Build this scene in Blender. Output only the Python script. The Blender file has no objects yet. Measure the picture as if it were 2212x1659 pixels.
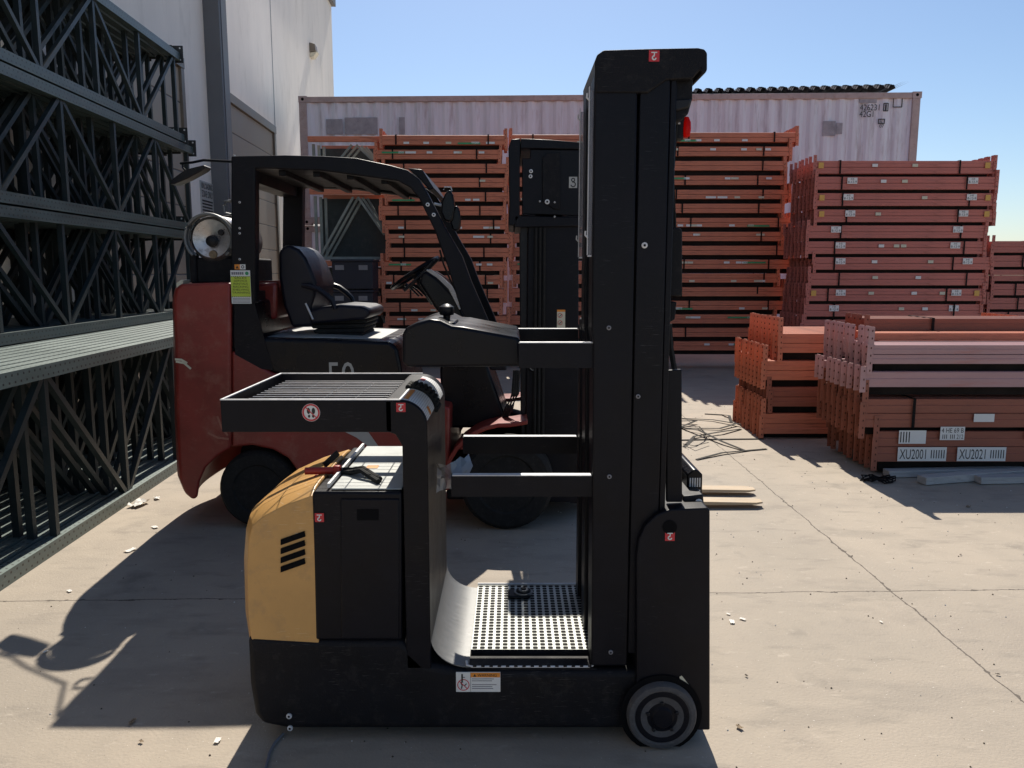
import bpy, math, random
from mathutils import Vector, Matrix
random.seed(7)
R = math.radians
# ---------------------------------------------------------------- camera, sky, sun
SC = bpy.context.scene
COL = SC.collection
CAM_H = 1.5; PITCH = R(8.1); F = 1700.0
cam = bpy.data.cameras.new('camera'); cam.sensor_width = 36; cam.lens = F/2212*36; cam.clip_start = .05; cam.clip_end = 2000
co = bpy.data.objects.new('camera', cam); COL.objects.link(co)
co.location = (0, 0, CAM_H); co.rotation_euler = (R(90)-PITCH, 0, 0)
SC.camera = co
SUN_EL = R(46.4)
w = bpy.data.worlds.new("World"); SC.world = w; w.use_nodes = True
nt = w.node_tree; nt.nodes.clear()
sky = nt.nodes.new('ShaderNodeTexSky'); sky.sky_type = 'NISHITA'; sky.sun_disc = False
sky.sun_elevation = SUN_EL; sky.sun_rotation = R(0); sky.air_density = 1.0; sky.dust_density = 0.5; sky.ozone_density = 4.2
bg = nt.nodes.new('ShaderNodeBackground'); bg.inputs['Strength'].default_value = 0.088
wo = nt.nodes.new('ShaderNodeOutputWorld')
nt.links.new(sky.outputs[0], bg.inputs[0]); nt.links.new(bg.outputs[0], wo.inputs[0])
sl = bpy.data.lights.new('sun', 'SUN'); sl.energy = 4.8; sl.angle = R(.5); sl.color = (1, .93, .82)
so = bpy.data.objects.new('sun', sl); COL.objects.link(so)
so.rotation_euler = (-(R(90)-SUN_EL), 0, 0)      # light comes from +Y (ahead of the camera)
so.location = (0, 20, 20)
SC.view_settings.view_transform = 'Standard'; SC.view_settings.look = 'None'
SC.view_settings.exposure = 0.38; SC.view_settings.gamma = 1
# ---------------------------------------------------------------- measuring helpers (photo measured at 2212 px wide)
def ray(px, py):
    u = (px-1106)/F; v = (829.5-py)/F
    return Vector((u, math.cos(PITCH)+v*math.sin(PITCH), -math.sin(PITCH)+v*math.cos(PITCH)))
def P(px, py, Y):
    d = ray(px, py); t = Y/d.y
    return Vector((d.x*t, Y, CAM_H+d.z*t))
def XZ(pts, Y): return [(P(a, b, Y).x, P(a, b, Y).z) for a, b in pts]
def G(px, py, z=0.0):
    d = ray(px, py); t = (z-CAM_H)/d.z
    return Vector((d.x*t, d.y*t, z))
YAW = R(2.9)
def PW(px, py, W):                     # on the plane W metres left of the camera in the warehouse's own direction
    d = Matrix.Rotation(-YAW, 3, 'Z') @ ray(px, py); t = -W/d.x
    return Vector((-W, d.y*t, CAM_H+d.z*t))
# ---------------------------------------------------------------- materials
def nn(nt, t): return nt.nodes.new(t)
def mat(name, col, rough=.6, metal=0., var=.12, scale=6., bump=0., bscale=60., dirt=None, dirt_amt=.3, coat=0., spec=None, stretch=None):
    m = bpy.data.materials.new(name); m.use_nodes = True; nt = m.node_tree
    b = nt.nodes['Principled BSDF']; L = nt.links.new
    b.inputs['Roughness'].default_value = rough; b.inputs['Metallic'].default_value = metal
    if coat: b.inputs['Coat Weight'].default_value = coat; b.inputs['Coat Roughness'].default_value = .15
    if spec is not None: b.inputs['Specular IOR Level'].default_value = spec
    tc = nn(nt, 'ShaderNodeTexCoord'); src = tc.outputs['Object']
    if stretch:
        mp = nn(nt, 'ShaderNodeMapping'); mp.inputs['Scale'].default_value = stretch; L(src, mp.inputs[0]); src = mp.outputs[0]
    n = nn(nt, 'ShaderNodeTexNoise'); n.inputs['Scale'].default_value = scale; n.inputs['Detail'].default_value = 6; n.inputs['Roughness'].default_value = .65
    L(src, n.inputs['Vector'])
    r = nn(nt, 'ShaderNodeMapRange'); r.inputs[1].default_value = .3; r.inputs[2].default_value = .7; r.inputs[3].default_value = 1-var; r.inputs[4].default_value = 1+var
    L(n.outputs[0], r.inputs[0])
    mx = nn(nt, 'ShaderNodeMix'); mx.data_type = 'RGBA'; mx.blend_type = 'MULTIPLY'; mx.inputs[0].default_value = 1
    mx.inputs[6].default_value = (*col, 1); L(r.outputs[0], mx.inputs[7]); out = mx.outputs[2]
    if dirt:
        n2 = nn(nt, 'ShaderNodeTexNoise'); n2.inputs['Scale'].default_value = scale*2.7; n2.inputs['Detail'].default_value = 8; n2.inputs['Roughness'].default_value = .7; L(src, n2.inputs['Vector'])
        r2 = nn(nt, 'ShaderNodeMapRange'); r2.inputs[1].default_value = .52; r2.inputs[2].default_value = .68; r2.inputs[4].default_value = dirt_amt; L(n2.outputs[0], r2.inputs[0])
        m2 = nn(nt, 'ShaderNodeMix'); m2.data_type = 'RGBA'; L(r2.outputs[0], m2.inputs[0]); L(out, m2.inputs[6]); m2.inputs[7].default_value = (*dirt, 1); out = m2.outputs[2]
    L(out, b.inputs['Base Color'])
    rr = nn(nt, 'ShaderNodeMapRange'); rr.inputs[1].default_value = .3; rr.inputs[2].default_value = .7
    rr.inputs[3].default_value = max(.03, rough-.08); rr.inputs[4].default_value = min(1, rough+.08); L(n.outputs[0], rr.inputs[0]); L(rr.outputs[0], b.inputs['Roughness'])
    if bump:
        nb = nn(nt, 'ShaderNodeTexNoise'); nb.inputs['Scale'].default_value = bscale; nb.inputs['Detail'].default_value = 4; L(src, nb.inputs['Vector'])
        bm = nn(nt, 'ShaderNodeBump'); bm.inputs['Strength'].default_value = bump; bm.inputs['Distance'].default_value = .01; L(nb.outputs[0], bm.inputs['Height']); L(bm.outputs[0], b.inputs['Normal'])
    return m
def mth(nt, op, a, b=None, c=None):
    n = nn(nt, 'ShaderNodeMath'); n.operation = op
    for i, v in enumerate((a, b, c)):
        if v is None: continue
        if hasattr(v, 'links'): nt.links.new(v, n.inputs[i])
        else: n.inputs[i].default_value = v
    return n.outputs[0]
def add_mask(m, fn, col, rough=None):
    """mix col over the base colour where fn(nt, object xyz, uv xyz) is 1"""
    nt = m.node_tree; b = nt.nodes['Principled BSDF']; L = nt.links.new
    tc = nn(nt, 'ShaderNodeTexCoord'); s = nn(nt, 'ShaderNodeSeparateXYZ'); L(tc.outputs['Object'], s.inputs[0])
    s2 = nn(nt, 'ShaderNodeSeparateXYZ'); L(tc.outputs['UV'], s2.inputs[0])
    k = fn(nt, s.outputs, s2.outputs)
    mx = nn(nt, 'ShaderNodeMix'); mx.data_type = 'RGBA'; L(k, mx.inputs[0])
    L(b.inputs['Base Color'].links[0].from_socket, mx.inputs[6]); mx.inputs[7].default_value = (*col, 1); L(mx.outputs[2], b.inputs['Base Color'])
    if rough is not None:
        mr = nn(nt, 'ShaderNodeMix'); L(k, mr.inputs[0])
        L(b.inputs['Roughness'].links[0].from_socket, mr.inputs[2]); mr.inputs[3].default_value = rough; L(mr.outputs[0], b.inputs['Roughness'])
    return m
M = {}
M['black'] = mat('black_paint', (.006, .006, .0095), .42, var=.3, scale=5, dirt=(.03, .028, .028), dirt_amt=.10, bump=.06, bscale=300, spec=.18)
M['black2'] = mat('black_textured', (.0075, .0075, .010), .6, var=.35, scale=9, dirt=(.05, .046, .042), dirt_amt=.28, bump=.15, bscale=250, spec=.2)
M['glossblack'] = mat('gloss_black', (.004, .004, .007), .3, var=.3, spec=.22)
M['blackmetal'] = mat('black_steel', (.010, .010, .013), .45, var=.3, scale=12, dirt=(.05, .045, .04), dirt_amt=.3, spec=.3)
M['rubber'] = mat('rubber', (.018, .018, .018), .8, var=.3, scale=20, dirt=(.07, .065, .06), dirt_amt=.3, spec=.2)
M['greytyre'] = mat('worn_grey_tyre', (.075, .073, .076), .85, var=.2, scale=30, dirt=(.16, .15, .14), dirt_amt=.4)
M['dark'] = mat('dark_void', (.006, .006, .007), .9, var=.1, spec=.1)
M['yellow'] = mat('yellow_cover', (.60, .335, .11), .42, var=.10, scale=4, dirt=(.30, .20, .11), dirt_amt=.4, bump=.03, bscale=80)
M['red'] = mat('red_counterweight', (.23, .027, .02), .42, var=.25, scale=3, dirt=(.30, .13, .09), dirt_amt=.45, bump=.05, bscale=40)
M['scuff'] = mat('primer_scuff', (.32, .13, .09), .7, var=.3, scale=40)
M['redplastic'] = mat('red_plastic', (.33, .02, .015), .4, var=.2, scale=20)
M['alu'] = mat('aluminium', (.18, .184, .184), .5, metal=.3, var=.12, scale=18, dirt=(.20, .19, .19), dirt_amt=.6, bump=.05, bscale=120, stretch=(1, 4, 1))
M['steel'] = mat('steel_edge', (.62, .62, .63), .5, metal=.2, var=.15, scale=30)
M['wire'] = mat('black_coated_wire', (.05, .05, .055), .35, var=.2, spec=.8)
M['lid'] = mat('glare_battery_lid', (.42, .44, .42), .5, var=.1, scale=10, dirt=(.25, .26, .25), dirt_amt=.4)  # pale tone paints the sun glare on a glossy black lid
M['chrome'] = mat('scratched_tank', (.42, .41, .42), .32, metal=.9, var=.3, scale=9, dirt=(.12, .10, .09), dirt_amt=.7)
M['white'] = mat('white_label', (.72, .73, .72), .45, var=.05)
M['cream'] = mat('cream_label', (.60, .58, .45), .5, var=.1)
M['ink'] = mat('black_ink', (.02, .02, .02), .6, var=.1)
M['greyink'] = mat('grey_ink', (.20, .20, .22), .6, var=.1)
M['orangeink'] = mat('orange_ink', (.75, .26, .03), .5, var=.05)
M['redink'] = mat('red_ink', (.55, .03, .04), .5, var=.05)
M['blueink'] = mat('blue_ink', (.03, .06, .22), .5, var=.1)
M['lime'] = mat('lime_label', (.50, .62, .06), .5, var=.05)
M['greenlabel'] = mat('green_tape', (.04, .30, .12), .5, var=.2, scale=12)
M['yellowlabel'] = mat('yellow_tag', (.65, .38, .08), .5, var=.1)
M['greypaint'] = mat('grey_number', (.42, .42, .40), .5, var=.1)
M['fork'] = mat('worn_yellow_fork', (.44, .33, .21), .6, var=.2, scale=9, dirt=(.45, .42, .38), dirt_amt=.6, stretch=(.4, 2, 1))
M['lens'] = bpy.data.materials.new('red_lens'); M['lens'].use_nodes = True
_b = M['lens'].node_tree.nodes['Principled BSDF']; _b.inputs['Base Color'].default_value = (.9, .03, .02, 1); _b.inputs['Roughness'].default_value = .15; _b.inputs['Transmission Weight'].default_value = 0
_t = M['lens'].node_tree; _x = _t.nodes.new('ShaderNodeMixShader'); _tr = _t.nodes.new('ShaderNodeBsdfTranslucent'); _tr.inputs[0].default_value = (1, .05, .03, 1); _x.inputs[0].default_value = .8
_t.links.new(_b.outputs[0], _x.inputs[1]); _t.links.new(_tr.outputs[0], _x.inputs[2]); _t.links.new(_x.outputs[0], _t.nodes['Material Output'].inputs[0])
def clear(name, col, alpha, rough=.1):
    m = bpy.data.materials.new(name); m.use_nodes = True; b = m.node_tree.nodes['Principled BSDF']
    b.inputs['Base Color'].default_value = (*col, 1); b.inputs['Alpha'].default_value = alpha; b.inputs['Roughness'].default_value = rough
    return m
M['guard'] = clear('dusty_clear_guard', (.30, .30, .34), .45, .3)
M['film'] = clear('plastic_film', (.75, .77, .8), .5, .25)
M['beam'] = mat('orange_beam', (.60, .20, .11), .6, var=.18, scale=2.2, dirt=(.42, .13, .08), dirt_amt=.5, stretch=(.35, 3, 3), bump=.03)
M['beam2'] = mat('faded_red_beam', (.49, .16, .125), .6, var=.16, scale=2.2, dirt=(.34, .13, .11), dirt_amt=.5, stretch=(.35, 3, 3), bump=.03)
M['beam3'] = mat('chalky_pink_beam', (.46, .27, .27), .55, var=.12, scale=2.5, dirt=(.44, .16, .13), dirt_amt=.5, stretch=(.35, 3, 3), bump=.03)
M['beam4'] = mat('brown_orange_beam', (.30, .098, .06), .6, var=.22, scale=2.5, dirt=(.20, .085, .055), dirt_amt=.5, stretch=(.35, 3, 3), bump=.03)
for k in ('beam', 'beam2', 'beam3', 'beam4'):   # connector holes follow their own mesh, weathering shows as streaks
    pass
M['shadehole'] = mat('shadowed_hole', (.06, .02, .012), .9, var=.2)  # dark quads put the shade of the connector holes into colour
M['strap'] = mat('steel_band', (.010, .008, .008), .7, var=.3, spec=.15)
M['wood'] = mat('weathered_wood', (.16, .13, .10), .8, var=.3, scale=3, stretch=(.3, 6, 6), bump=.2, bscale=30, dirt=(.08, .07, .06), dirt_amt=.5)
M['gapwood'] = mat('gap_shade_timber', (.022, .018, .017), .9, var=.4, scale=5, spec=.1)  # near-black tone stands in for the deep shade between bundles
M['greywood'] = mat('grey_lumber', (.42, .41, .40), .8, var=.2, scale=3, stretch=(.3, 6, 6), bump=.2, bscale=30, dirt=(.22, .21, .2), dirt_amt=.5)
M['green'] = mat('green_upright', (.045, .08, .078), .45, var=.25, scale=4, dirt=(.12, .14, .13), dirt_amt=.35, stretch=(3, .4, 3))
M['palegreen'] = mat('pale_green_frame', (.24, .27, .25), .5, var=.25, scale=5)
M['greenbrace'] = mat('green_brace', (.018, .028, .030), .5, var=.3, scale=5, dirt=(.07, .065, .065), dirt_amt=.4)
M['greencol_sunlit'] = mat('green_perforated_sunlit', (.12, .165, .15), .5, var=.2, scale=4, dirt=(.26, .30, .27), dirt_amt=.35, stretch=(3, .4, 3), spec=1.0)  # paler copy of the column paint, sunlight on the lowest layer put into colour
def holes(nt, o, uv):
    def row(v0, sh):
        fu = mth(nt, 'FRACT', mth(nt, 'ADD', mth(nt, 'MULTIPLY', uv[0], 1/.0508), sh))
        du = mth(nt, 'LESS_THAN', mth(nt, 'ABSOLUTE', mth(nt, 'SUBTRACT', fu, .5)), .13)
        dv = mth(nt, 'LESS_THAN', mth(nt, 'ABSOLUTE', mth(nt, 'SUBTRACT', uv[1], v0)), .0055)
        return mth(nt, 'MULTIPLY', du, dv)
    return mth(nt, 'MAXIMUM', row(.020, 0), row(.056, .5))
add_mask(M['greencol_sunlit'], holes, (.004, .005, .005))
M['greencol_sunlit2'] = mat('dark_green_perforated', (.045, .07, .07), .45, var=.3, scale=4, dirt=(.11, .13, .12), dirt_amt=.4, stretch=(3, .4, 3), spec=.6)
add_mask(M['greencol_sunlit2'], holes, (.004, .005, .005))
M['plate'] = mat('dark_footplate', (.02, .022, .024), .5, var=.2)
M['wall'] = mat('painted_concrete_wall', (.82, .765, .69), .75, var=.09, scale=.7, bump=.15, bscale=25, dirt=(.62, .57, .50), dirt_amt=.6, stretch=(1, 1, .35))
M['trim'] = mat('grey_downspout', (.13, .135, .145), .6, var=.1, scale=2)
M['door'] = mat('beige_door', (.33, .28, .22), .6, var=.08, scale=1.5)
M['lampglass'] = mat('lamp_glass', (.6, .55, .42), .2, var=.2, scale=15)
M['lampbody'] = mat('lamp_body', (.16, .13, .10), .5, var=.2)
M['container'] = mat('faded_white_container', (.74, .755, .82), .65, var=.12, scale=1.6, dirt=(.42, .36, .38), dirt_amt=.7, stretch=(1.8, 1, .2), bump=.05)
M['containerframe'] = mat('weathered_container_frame', (.46, .37, .35), .7, var=.2, scale=3, dirt=(.30, .18, .14), dirt_amt=.6)
M['patch'] = mat('overpainted_patch', (.34, .33, .36), .7, var=.3, scale=5, dirt=(.4, .35, .35), dirt_amt=.5)
M['sheet'] = mat('dark_corrugated_sheet', (.045, .035, .04), .5, metal=.3, var=.3)
M['bluebin'] = mat('dark_blue_crate', (.012, .014, .026), .6, var=.2)
M['paper'] = mat('paper_scrap', (.75, .72, .66), .8, var=.1, scale=30)
M['chip'] = mat('wood_chip', (.25, .18, .11), .8, var=.3, scale=30)
M['leaf'] = mat('dry_leaf', (.08, .06, .04), .8, var=.3, scale=30)
M['seat'] = mat('seat_vinyl', (.008, .008, .016), .42, var=.25, scale=10, bump=.1, bscale=200, spec=.3)
# tread plate with pressed oval openings
M['tread'] = mat('tread_plate', (.40, .415, .39), .5, metal=.2, var=.12, scale=18, dirt=(.40, .39, .36), dirt_amt=.4)
def tread(nt, o, uv):
    fx = mth(nt, 'SUBTRACT', mth(nt, 'FRACT', mth(nt, 'MULTIPLY', uv[0], 1/.0252)), .5)
    fy = mth(nt, 'SUBTRACT', mth(nt, 'FRACT', mth(nt, 'MULTIPLY', uv[1], 1/.0235)), .5)
    a = mth(nt, 'POWER', mth(nt, 'ABSOLUTE', mth(nt, 'DIVIDE', fx, .33)), 4); b = mth(nt, 'POWER', mth(nt, 'ABSOLUTE', mth(nt, 'DIVIDE', fy, .42)), 4)
    return mth(nt, 'LESS_THAN', mth(nt, 'ADD', a, b), 1.0)
add_mask(M['tread'], tread, (.006, .006, .006), .9)
# fine print for labels too small to read
def print_lines(period, frac, axis, vlo=None):
    def fn(nt, o, uv):
        f = mth(nt, 'FRACT', mth(nt, 'MULTIPLY', uv[axis], 1/period))
        a = mth(nt, 'LESS_THAN', f, frac)
        n = nn(nt, 'ShaderNodeTexNoise'); n.inputs['Scale'].default_value = 900
        tc = nn(nt, 'ShaderNodeTexCoord'); nt.links.new(tc.outputs['UV'], n.inputs['Vector'])
        return mth(nt, 'MULTIPLY', a, mth(nt, 'GREATER_THAN', n.outputs[0], .47))
    return fn
M['print'] = add_mask(mat('printed_label', (.86, .87, .86), .4, var=.05), print_lines(.0075, .28, 0), (.40, .40, .42))
# rubbed edges, dust and fine scratches on the dark paint and the cover
def scratches(m, col, amt, st=(3, 3, 40), sc=9, lo=.64, hi=.72):
    nt = m.node_tree; b = nt.nodes['Principled BSDF']; L = nt.links.new
    tc = nn(nt, 'ShaderNodeTexCoord'); mp = nn(nt, 'ShaderNodeMapping'); mp.inputs['Scale'].default_value = st; mp.inputs['Rotation'].default_value = (0, .5, 0); L(tc.outputs['Object'], mp.inputs[0])
    n = nn(nt, 'ShaderNodeTexNoise'); n.inputs['Scale'].default_value = sc; n.inputs['Detail'].default_value = 3; L(mp.outputs[0], n.inputs['Vector'])
    n2 = nn(nt, 'ShaderNodeTexNoise'); n2.inputs['Scale'].default_value = 3.5; n2.inputs['Detail'].default_value = 4; L(tc.outputs['Object'], n2.inputs['Vector'])
    r = nn(nt, 'ShaderNodeMapRange'); r.inputs[1].default_value = lo; r.inputs[2].default_value = hi; r.inputs[4].default_value = amt; L(n.outputs[0], r.inputs[0])
    r2 = nn(nt, 'ShaderNodeMapRange'); r2.inputs[1].default_value = .48; r2.inputs[2].default_value = .62; L(n2.outputs[0], r2.inputs[0])
    k = mth(nt, 'MULTIPLY', r.outputs[0], r2.outputs[0])
    mx = nn(nt, 'ShaderNodeMix'); mx.data_type = 'RGBA'; L(k, mx.inputs[0]); L(b.inputs['Base Color'].links[0].from_socket, mx.inputs[6]); mx.inputs[7].default_value = (*col, 1); L(mx.outputs[2], b.inputs['Base Color'])
scratches(M['black'], (.07, .07, .075), .5); scratches(M['black2'], (.09, .085, .08), .6); scratches(M['yellow'], (.75, .6, .4), .6); scratches(M['red'], (.42, .2, .15), .6)
scratches(M['alu'], (.06, .06, .06), .6, (14, 14, 14), 4); scratches(M['green'], (.3, .3, .28), .4); scratches(M['greencol_sunlit2'], (.2, .16, .12), .6, (6, 1, 6), 9)
for k_ in ('beam', 'beam2', 'beam4'): scratches(M[k_], (.22, .07, .04), .6, (2, 8, 22), 2.2, .5, .66)
# concrete ground
def ground_mat():
    m = mat('concrete', (.385, .325, .255), .8, var=.15, scale=.55, bump=.25, bscale=90, dirt=(.28, .235, .19), dirt_amt=.45)
    nt = m.node_tree; b = nt.nodes['Principled BSDF']; L = nt.links.new
    tc = nn(nt, 'ShaderNodeTexCoord')
    def layer(scale, lo, hi, col, amt, stretch=(1, 1, 1), rot=0, detail=6):
        mp = nn(nt, 'ShaderNodeMapping'); mp.inputs['Scale'].default_value = stretch; mp.inputs['Rotation'].default_value = (0, 0, rot); L(tc.outputs['Object'], mp.inputs[0])
        n = nn(nt, 'ShaderNodeTexNoise'); n.inputs['Scale'].default_value = scale; n.inputs['Detail'].default_value = detail; n.inputs['Roughness'].default_value = .6; L(mp.outputs[0], n.inputs['Vector'])
        r = nn(nt, 'ShaderNodeMapRange'); r.inputs[1].default_value = lo; r.inputs[2].default_value = hi; r.inputs[4].default_value = amt; L(n.outputs[0], r.inputs[0])
        mx = nn(nt, 'ShaderNodeMix'); mx.data_type = 'RGBA'; L(r.outputs[0], mx.inputs[0]); L(b.inputs['Base Color'].links[0].from_socket, mx.inputs[6]); mx.inputs[7].default_value = (*col, 1); L(mx.outputs[2], b.inputs['Base Color'])
    layer(1.2, .45, .75, (.27, .235, .19), .6, (1, .6, 1), .1)       # large stains
    layer(7, .55, .72, (.19, .165, .135), .5, (.5, 1.5, 1), .65)
    layer(3.1, .56, .68, (.25, .215, .175), .45, (.4, 1.3, 1), 1.1)   # long tyre tracks
    layer(2.3, .60, .72, (.14, .125, .105), .5)                      # oil and damp spots      # tyre smears
    layer(14, .62, .75, (.60, .52, .42), .45, (.7, 1.3, 1))          # scuffs
    layer(95, .70, .76, (.14, .12, .10), .8, detail=2)               # grit
    layer(120, .71, .75, (.85, .8, .72), .9, detail=2)               # pale specks
    def joints(nt, o, uv):
        n = nn(nt, 'ShaderNodeTexNoise'); n.inputs['Scale'].default_value = 7; n.inputs['Detail'].default_value = 5; L(tc.outputs['Object'], n.inputs['Vector'])
        wob = mth(nt, 'MULTIPLY', mth(nt, 'SUBTRACT', n.outputs[0], .5), .035)
        n2 = nn(nt, 'ShaderNodeTexNoise'); n2.inputs['Scale'].default_value = 23; n2.inputs['Detail'].default_value = 3; L(tc.outputs['Object'], n2.inputs['Vector'])
        wid = mth(nt, 'ADD', .0035, mth(nt, 'MULTIPLY', mth(nt, 'MAXIMUM', mth(nt, 'SUBTRACT', n2.outputs[0], .55), 0), .06))
        x = mth(nt, 'ADD', o[0], wob); y = mth(nt, 'ADD', mth(nt, 'ADD', o[1], mth(nt, 'MULTIPLY', o[0], -.028)), wob)
        def line(c, c0, sp):
            t = mth(nt, 'SUBTRACT', mth(nt, 'FRACT', mth(nt, 'ADD', mth(nt, 'DIVIDE', mth(nt, 'SUBTRACT', c, c0), sp), .5)), .5)
            return mth(nt, 'LESS_THAN', mth(nt, 'MULTIPLY', mth(nt, 'ABSOLUTE', t), sp), wid)
        return mth(nt, 'MAXIMUM', line(x, 1.80, 5.0), line(y, 3.51, 5.0))
    add_mask(m, joints, (.10, .08, .06))
    return m
M['concrete'] = ground_mat()
# ---------------------------------------------------------------- mesh builder
class MB:
    def __init__(s): s.v = []; s.f = []; s.m = []; s.uv = {}; s.mats = []
    def mi(s, m):
        if m not in s.mats: s.mats.append(m)
        return s.mats.index(m)
    def add(s, vs, fs, m=None, uvs=None):
        o = len(s.v); s.v += [Vector(x) for x in vs]; k = s.mi(m) if m else 0
        for i, q in enumerate(fs):
            if uvs: s.uv[len(s.f)] = uvs[i]
            s.f.append([a+o for a in q]); s.m.append(k)
        return s
    def box(s, x0, x1, y0, y1, z0, z1, m=None):
        vs = [(x, y, z) for z in (z0, z1) for y in (y0, y1) for x in (x0, x1)]
        return s.add(vs, [(0, 2, 3, 1), (4, 5, 7, 6), (0, 1, 5, 4), (2, 6, 7, 3), (0, 4, 6, 2), (1, 3, 7, 5)], m)
    def prism(s, pts, y0, y1, m=None):          # outline in (x, z), run from y0 to y1
        n = len(pts); vs = [(a, y0, b) for a, b in pts]+[(a, y1, b) for a, b in pts]
        fs = [tuple(range(n)), tuple(range(2*n-1, n-1, -1))]+[(i, i+n, (i+1) % n+n, (i+1) % n) for i in range(n)]
        return s.add(vs, fs, m)
    def tr(s, px, Y0, Y1, m=None): return s.prism(XZ(px, Y0), Y0, Y1, m)
    def tube(s, pts, r, n=8, m=None, cap=True):
        pts = [Vector(p) for p in pts]; rs = r if isinstance(r, (list, tuple)) else [r]*len(pts); vs = []; fs = []
        for i, p in enumerate(pts):
            t = (pts[min(i+1, len(pts)-1)]-pts[max(i-1, 0)]).normalized()
            a = t.cross(Vector((0, 0, 1)) if abs(t.z) < .9 else Vector((1, 0, 0))).normalized(); b = t.cross(a)
            for k in range(n):
                g = 2*math.pi*k/n; vs.append(p+(a*math.cos(g)+b*math.sin(g))*rs[i])
        for i in range(len(pts)-1):
            for k in range(n): fs.append((i*n+k, i*n+(k+1) % n, (i+1)*n+(k+1) % n, (i+1)*n+k))
        if cap: fs += [tuple(range(n)), tuple(range((len(pts)-1)*n, len(pts)*n))]
        return s.add(vs, fs, m)
    def bar(s, p0, p1, w, h, m=None):           # rectangular bar
        p0 = Vector(p0); p1 = Vector(p1); t = (p1-p0).normalized()
        a = t.cross(Vector((0, 0, 1)) if abs(t.z) < .95 else Vector((1, 0, 0))).normalized()*w/2; b = t.cross(a).normalized()*h/2
        vs = [p+q for p in (p0, p1) for q in (-a-b, a-b, a+b, -a+b)]
        return s.add(vs, [(0, 1, 2, 3), (7, 6, 5, 4), (0, 4, 5, 1), (1, 5, 6, 2), (2, 6, 7, 3), (3, 7, 4, 0)], m)
    def flat(s, pts, m=None, y=None):           # thin facing polygon in (x,z) at y
        n = len(pts); return s.prism(pts, y-.0006, y, m)
    def stroke(s, pts, wd, y, m=None, closed=False):   # flat line drawn in the (x,z) plane
        n = len(pts)
        for i in range(n if closed else n-1):
            a = Vector(pts[i]); b = Vector(pts[(i+1) % n]); d = (b-a)
            if d.length < 1e-6: continue
            d = d.normalized(); q = Vector((-d.y, d.x))*wd/2; e = d*wd*.2
            yy = y-.0003*(i % 2)
            s.add([(c.x, yy, c.y) for c in (a-e-q, b+e-q, b+e+q, a-e+q)], [(0, 1, 2, 3)], m)
        return s
    def disc(s, x, z, r, y, m=None, n=28, r2=0):
        if r2:
            vs = [(x+q*math.cos(2*math.pi*k/n), y, z+q*math.sin(2*math.pi*k/n)) for q in (r, r2) for k in range(n)]
            return s.add(vs, [(k, (k+1) % n, n+(k+1) % n, n+k) for k in range(n)], m)
        return s.add([(x+r*math.cos(2*math.pi*k/n), y, z+r*math.sin(2*math.pi*k/n)) for k in range(n)], [tuple(range(n))], m)
    def lathe(s, prof, c, axis='y', n=28, m=None):     # prof: (distance along axis, radius)
        vs = []; fs = []; c = Vector(c)
        for t, r in prof:
            for k in range(n):
                g = 2*math.pi*k/n; a, b = r*math.cos(g), r*math.sin(g)
                vs.append(c+Vector({'y': (a, t, b), 'x': (t, a, b), 'z': (a, b, t)}[axis]))
        for i in range(len(prof)-1):
            for k in range(n): fs.append((i*n+k, i*n+(k+1) % n, (i+1)*n+(k+1) % n, (i+1)*n+k))
        fs += [tuple(range(n)), tuple(range((len(prof)-1)*n, len(prof)*n))]
        return s.add(vs, fs, m)
    def text(s, t, x0, x1, z0, z1, y, m=None, right=(1, 0, 0), up=(0, 0, 1), org=None):
        c = bpy.data.curves.new('t', 'FONT'); c.body = t; c.resolution_u = 3; o = bpy.data.objects.new('t', c)
        me = bpy.data.meshes.new_from_object(o)
        if len(me.vertices):
            xs = [v.co.x for v in me.vertices]; ys = [v.co.y for v in me.vertices]
            sx = (x1-x0)/max(1e-6, max(xs)-min(xs)); sy = (z1-z0)/max(1e-6, max(ys)-min(ys))
            rt = Vector(right); u = Vector(up); og = Vector(org) if org is not None else Vector((0, y, 0))
            vs = [og+rt*(x0+(v.co.x-min(xs))*sx)+u*(z0+(v.co.y-min(ys))*sy) for v in me.vertices]
            s.add(vs, [tuple(p.vertices) for p in me.polygons], m)
        bpy.data.objects.remove(o); bpy.data.curves.remove(c); bpy.data.meshes.remove(me)
        return s
    def mesh(s, name, m, org=(0, 0, 0), ang=35, fix=True):
        me = bpy.data.meshes.new(name); og = Vector(org)
        me.from_pydata([v-og for v in s.v], [], s.f)
        mats = s.mats or [m]
        for x in mats: me.materials.append(x)
        for p, k in zip(me.polygons, s.m): p.material_index = k
        if s.uv:
            ul = me.uv_layers.new(name='UVMap')
            for p in me.polygons:
                if p.index in s.uv:
                    for li, c in zip(p.loop_indices, s.uv[p.index]): ul.data[li].uv = c
        elif fix:
            import bmesh
            bm = bmesh.new(); bm.from_mesh(me); bmesh.ops.recalc_face_normals(bm, faces=bm.faces); bm.to_mesh(me); bm.free()
        me.shade_smooth(); me.set_sharp_from_angle(angle=R(ang)); me.update()
        return me
    def build(s, name, m, parent=None, bevel=0, seg=2, org=None, ang=35, label=None):
        og = ORG.get(parent.name, Vector()) if parent else Vector(org or (0, 0, 0))
        if m and not s.mats: s.mats = [m]
        o = bpy.data.objects.new(name, s.mesh(name, m, og, ang)); COL.objects.link(o)
        if parent: o.parent = parent; ORG[o.name] = og
        else: o.location = og
        if bevel:
            b = o.modifiers.new('bevel', 'BEVEL'); b.width = bevel; b.segments = seg; b.limit_method = 'ANGLE'; b.angle_limit = R(30); b.harden_normals = False
        if label: o['label'] = label
        return o
ORG = {}
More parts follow.
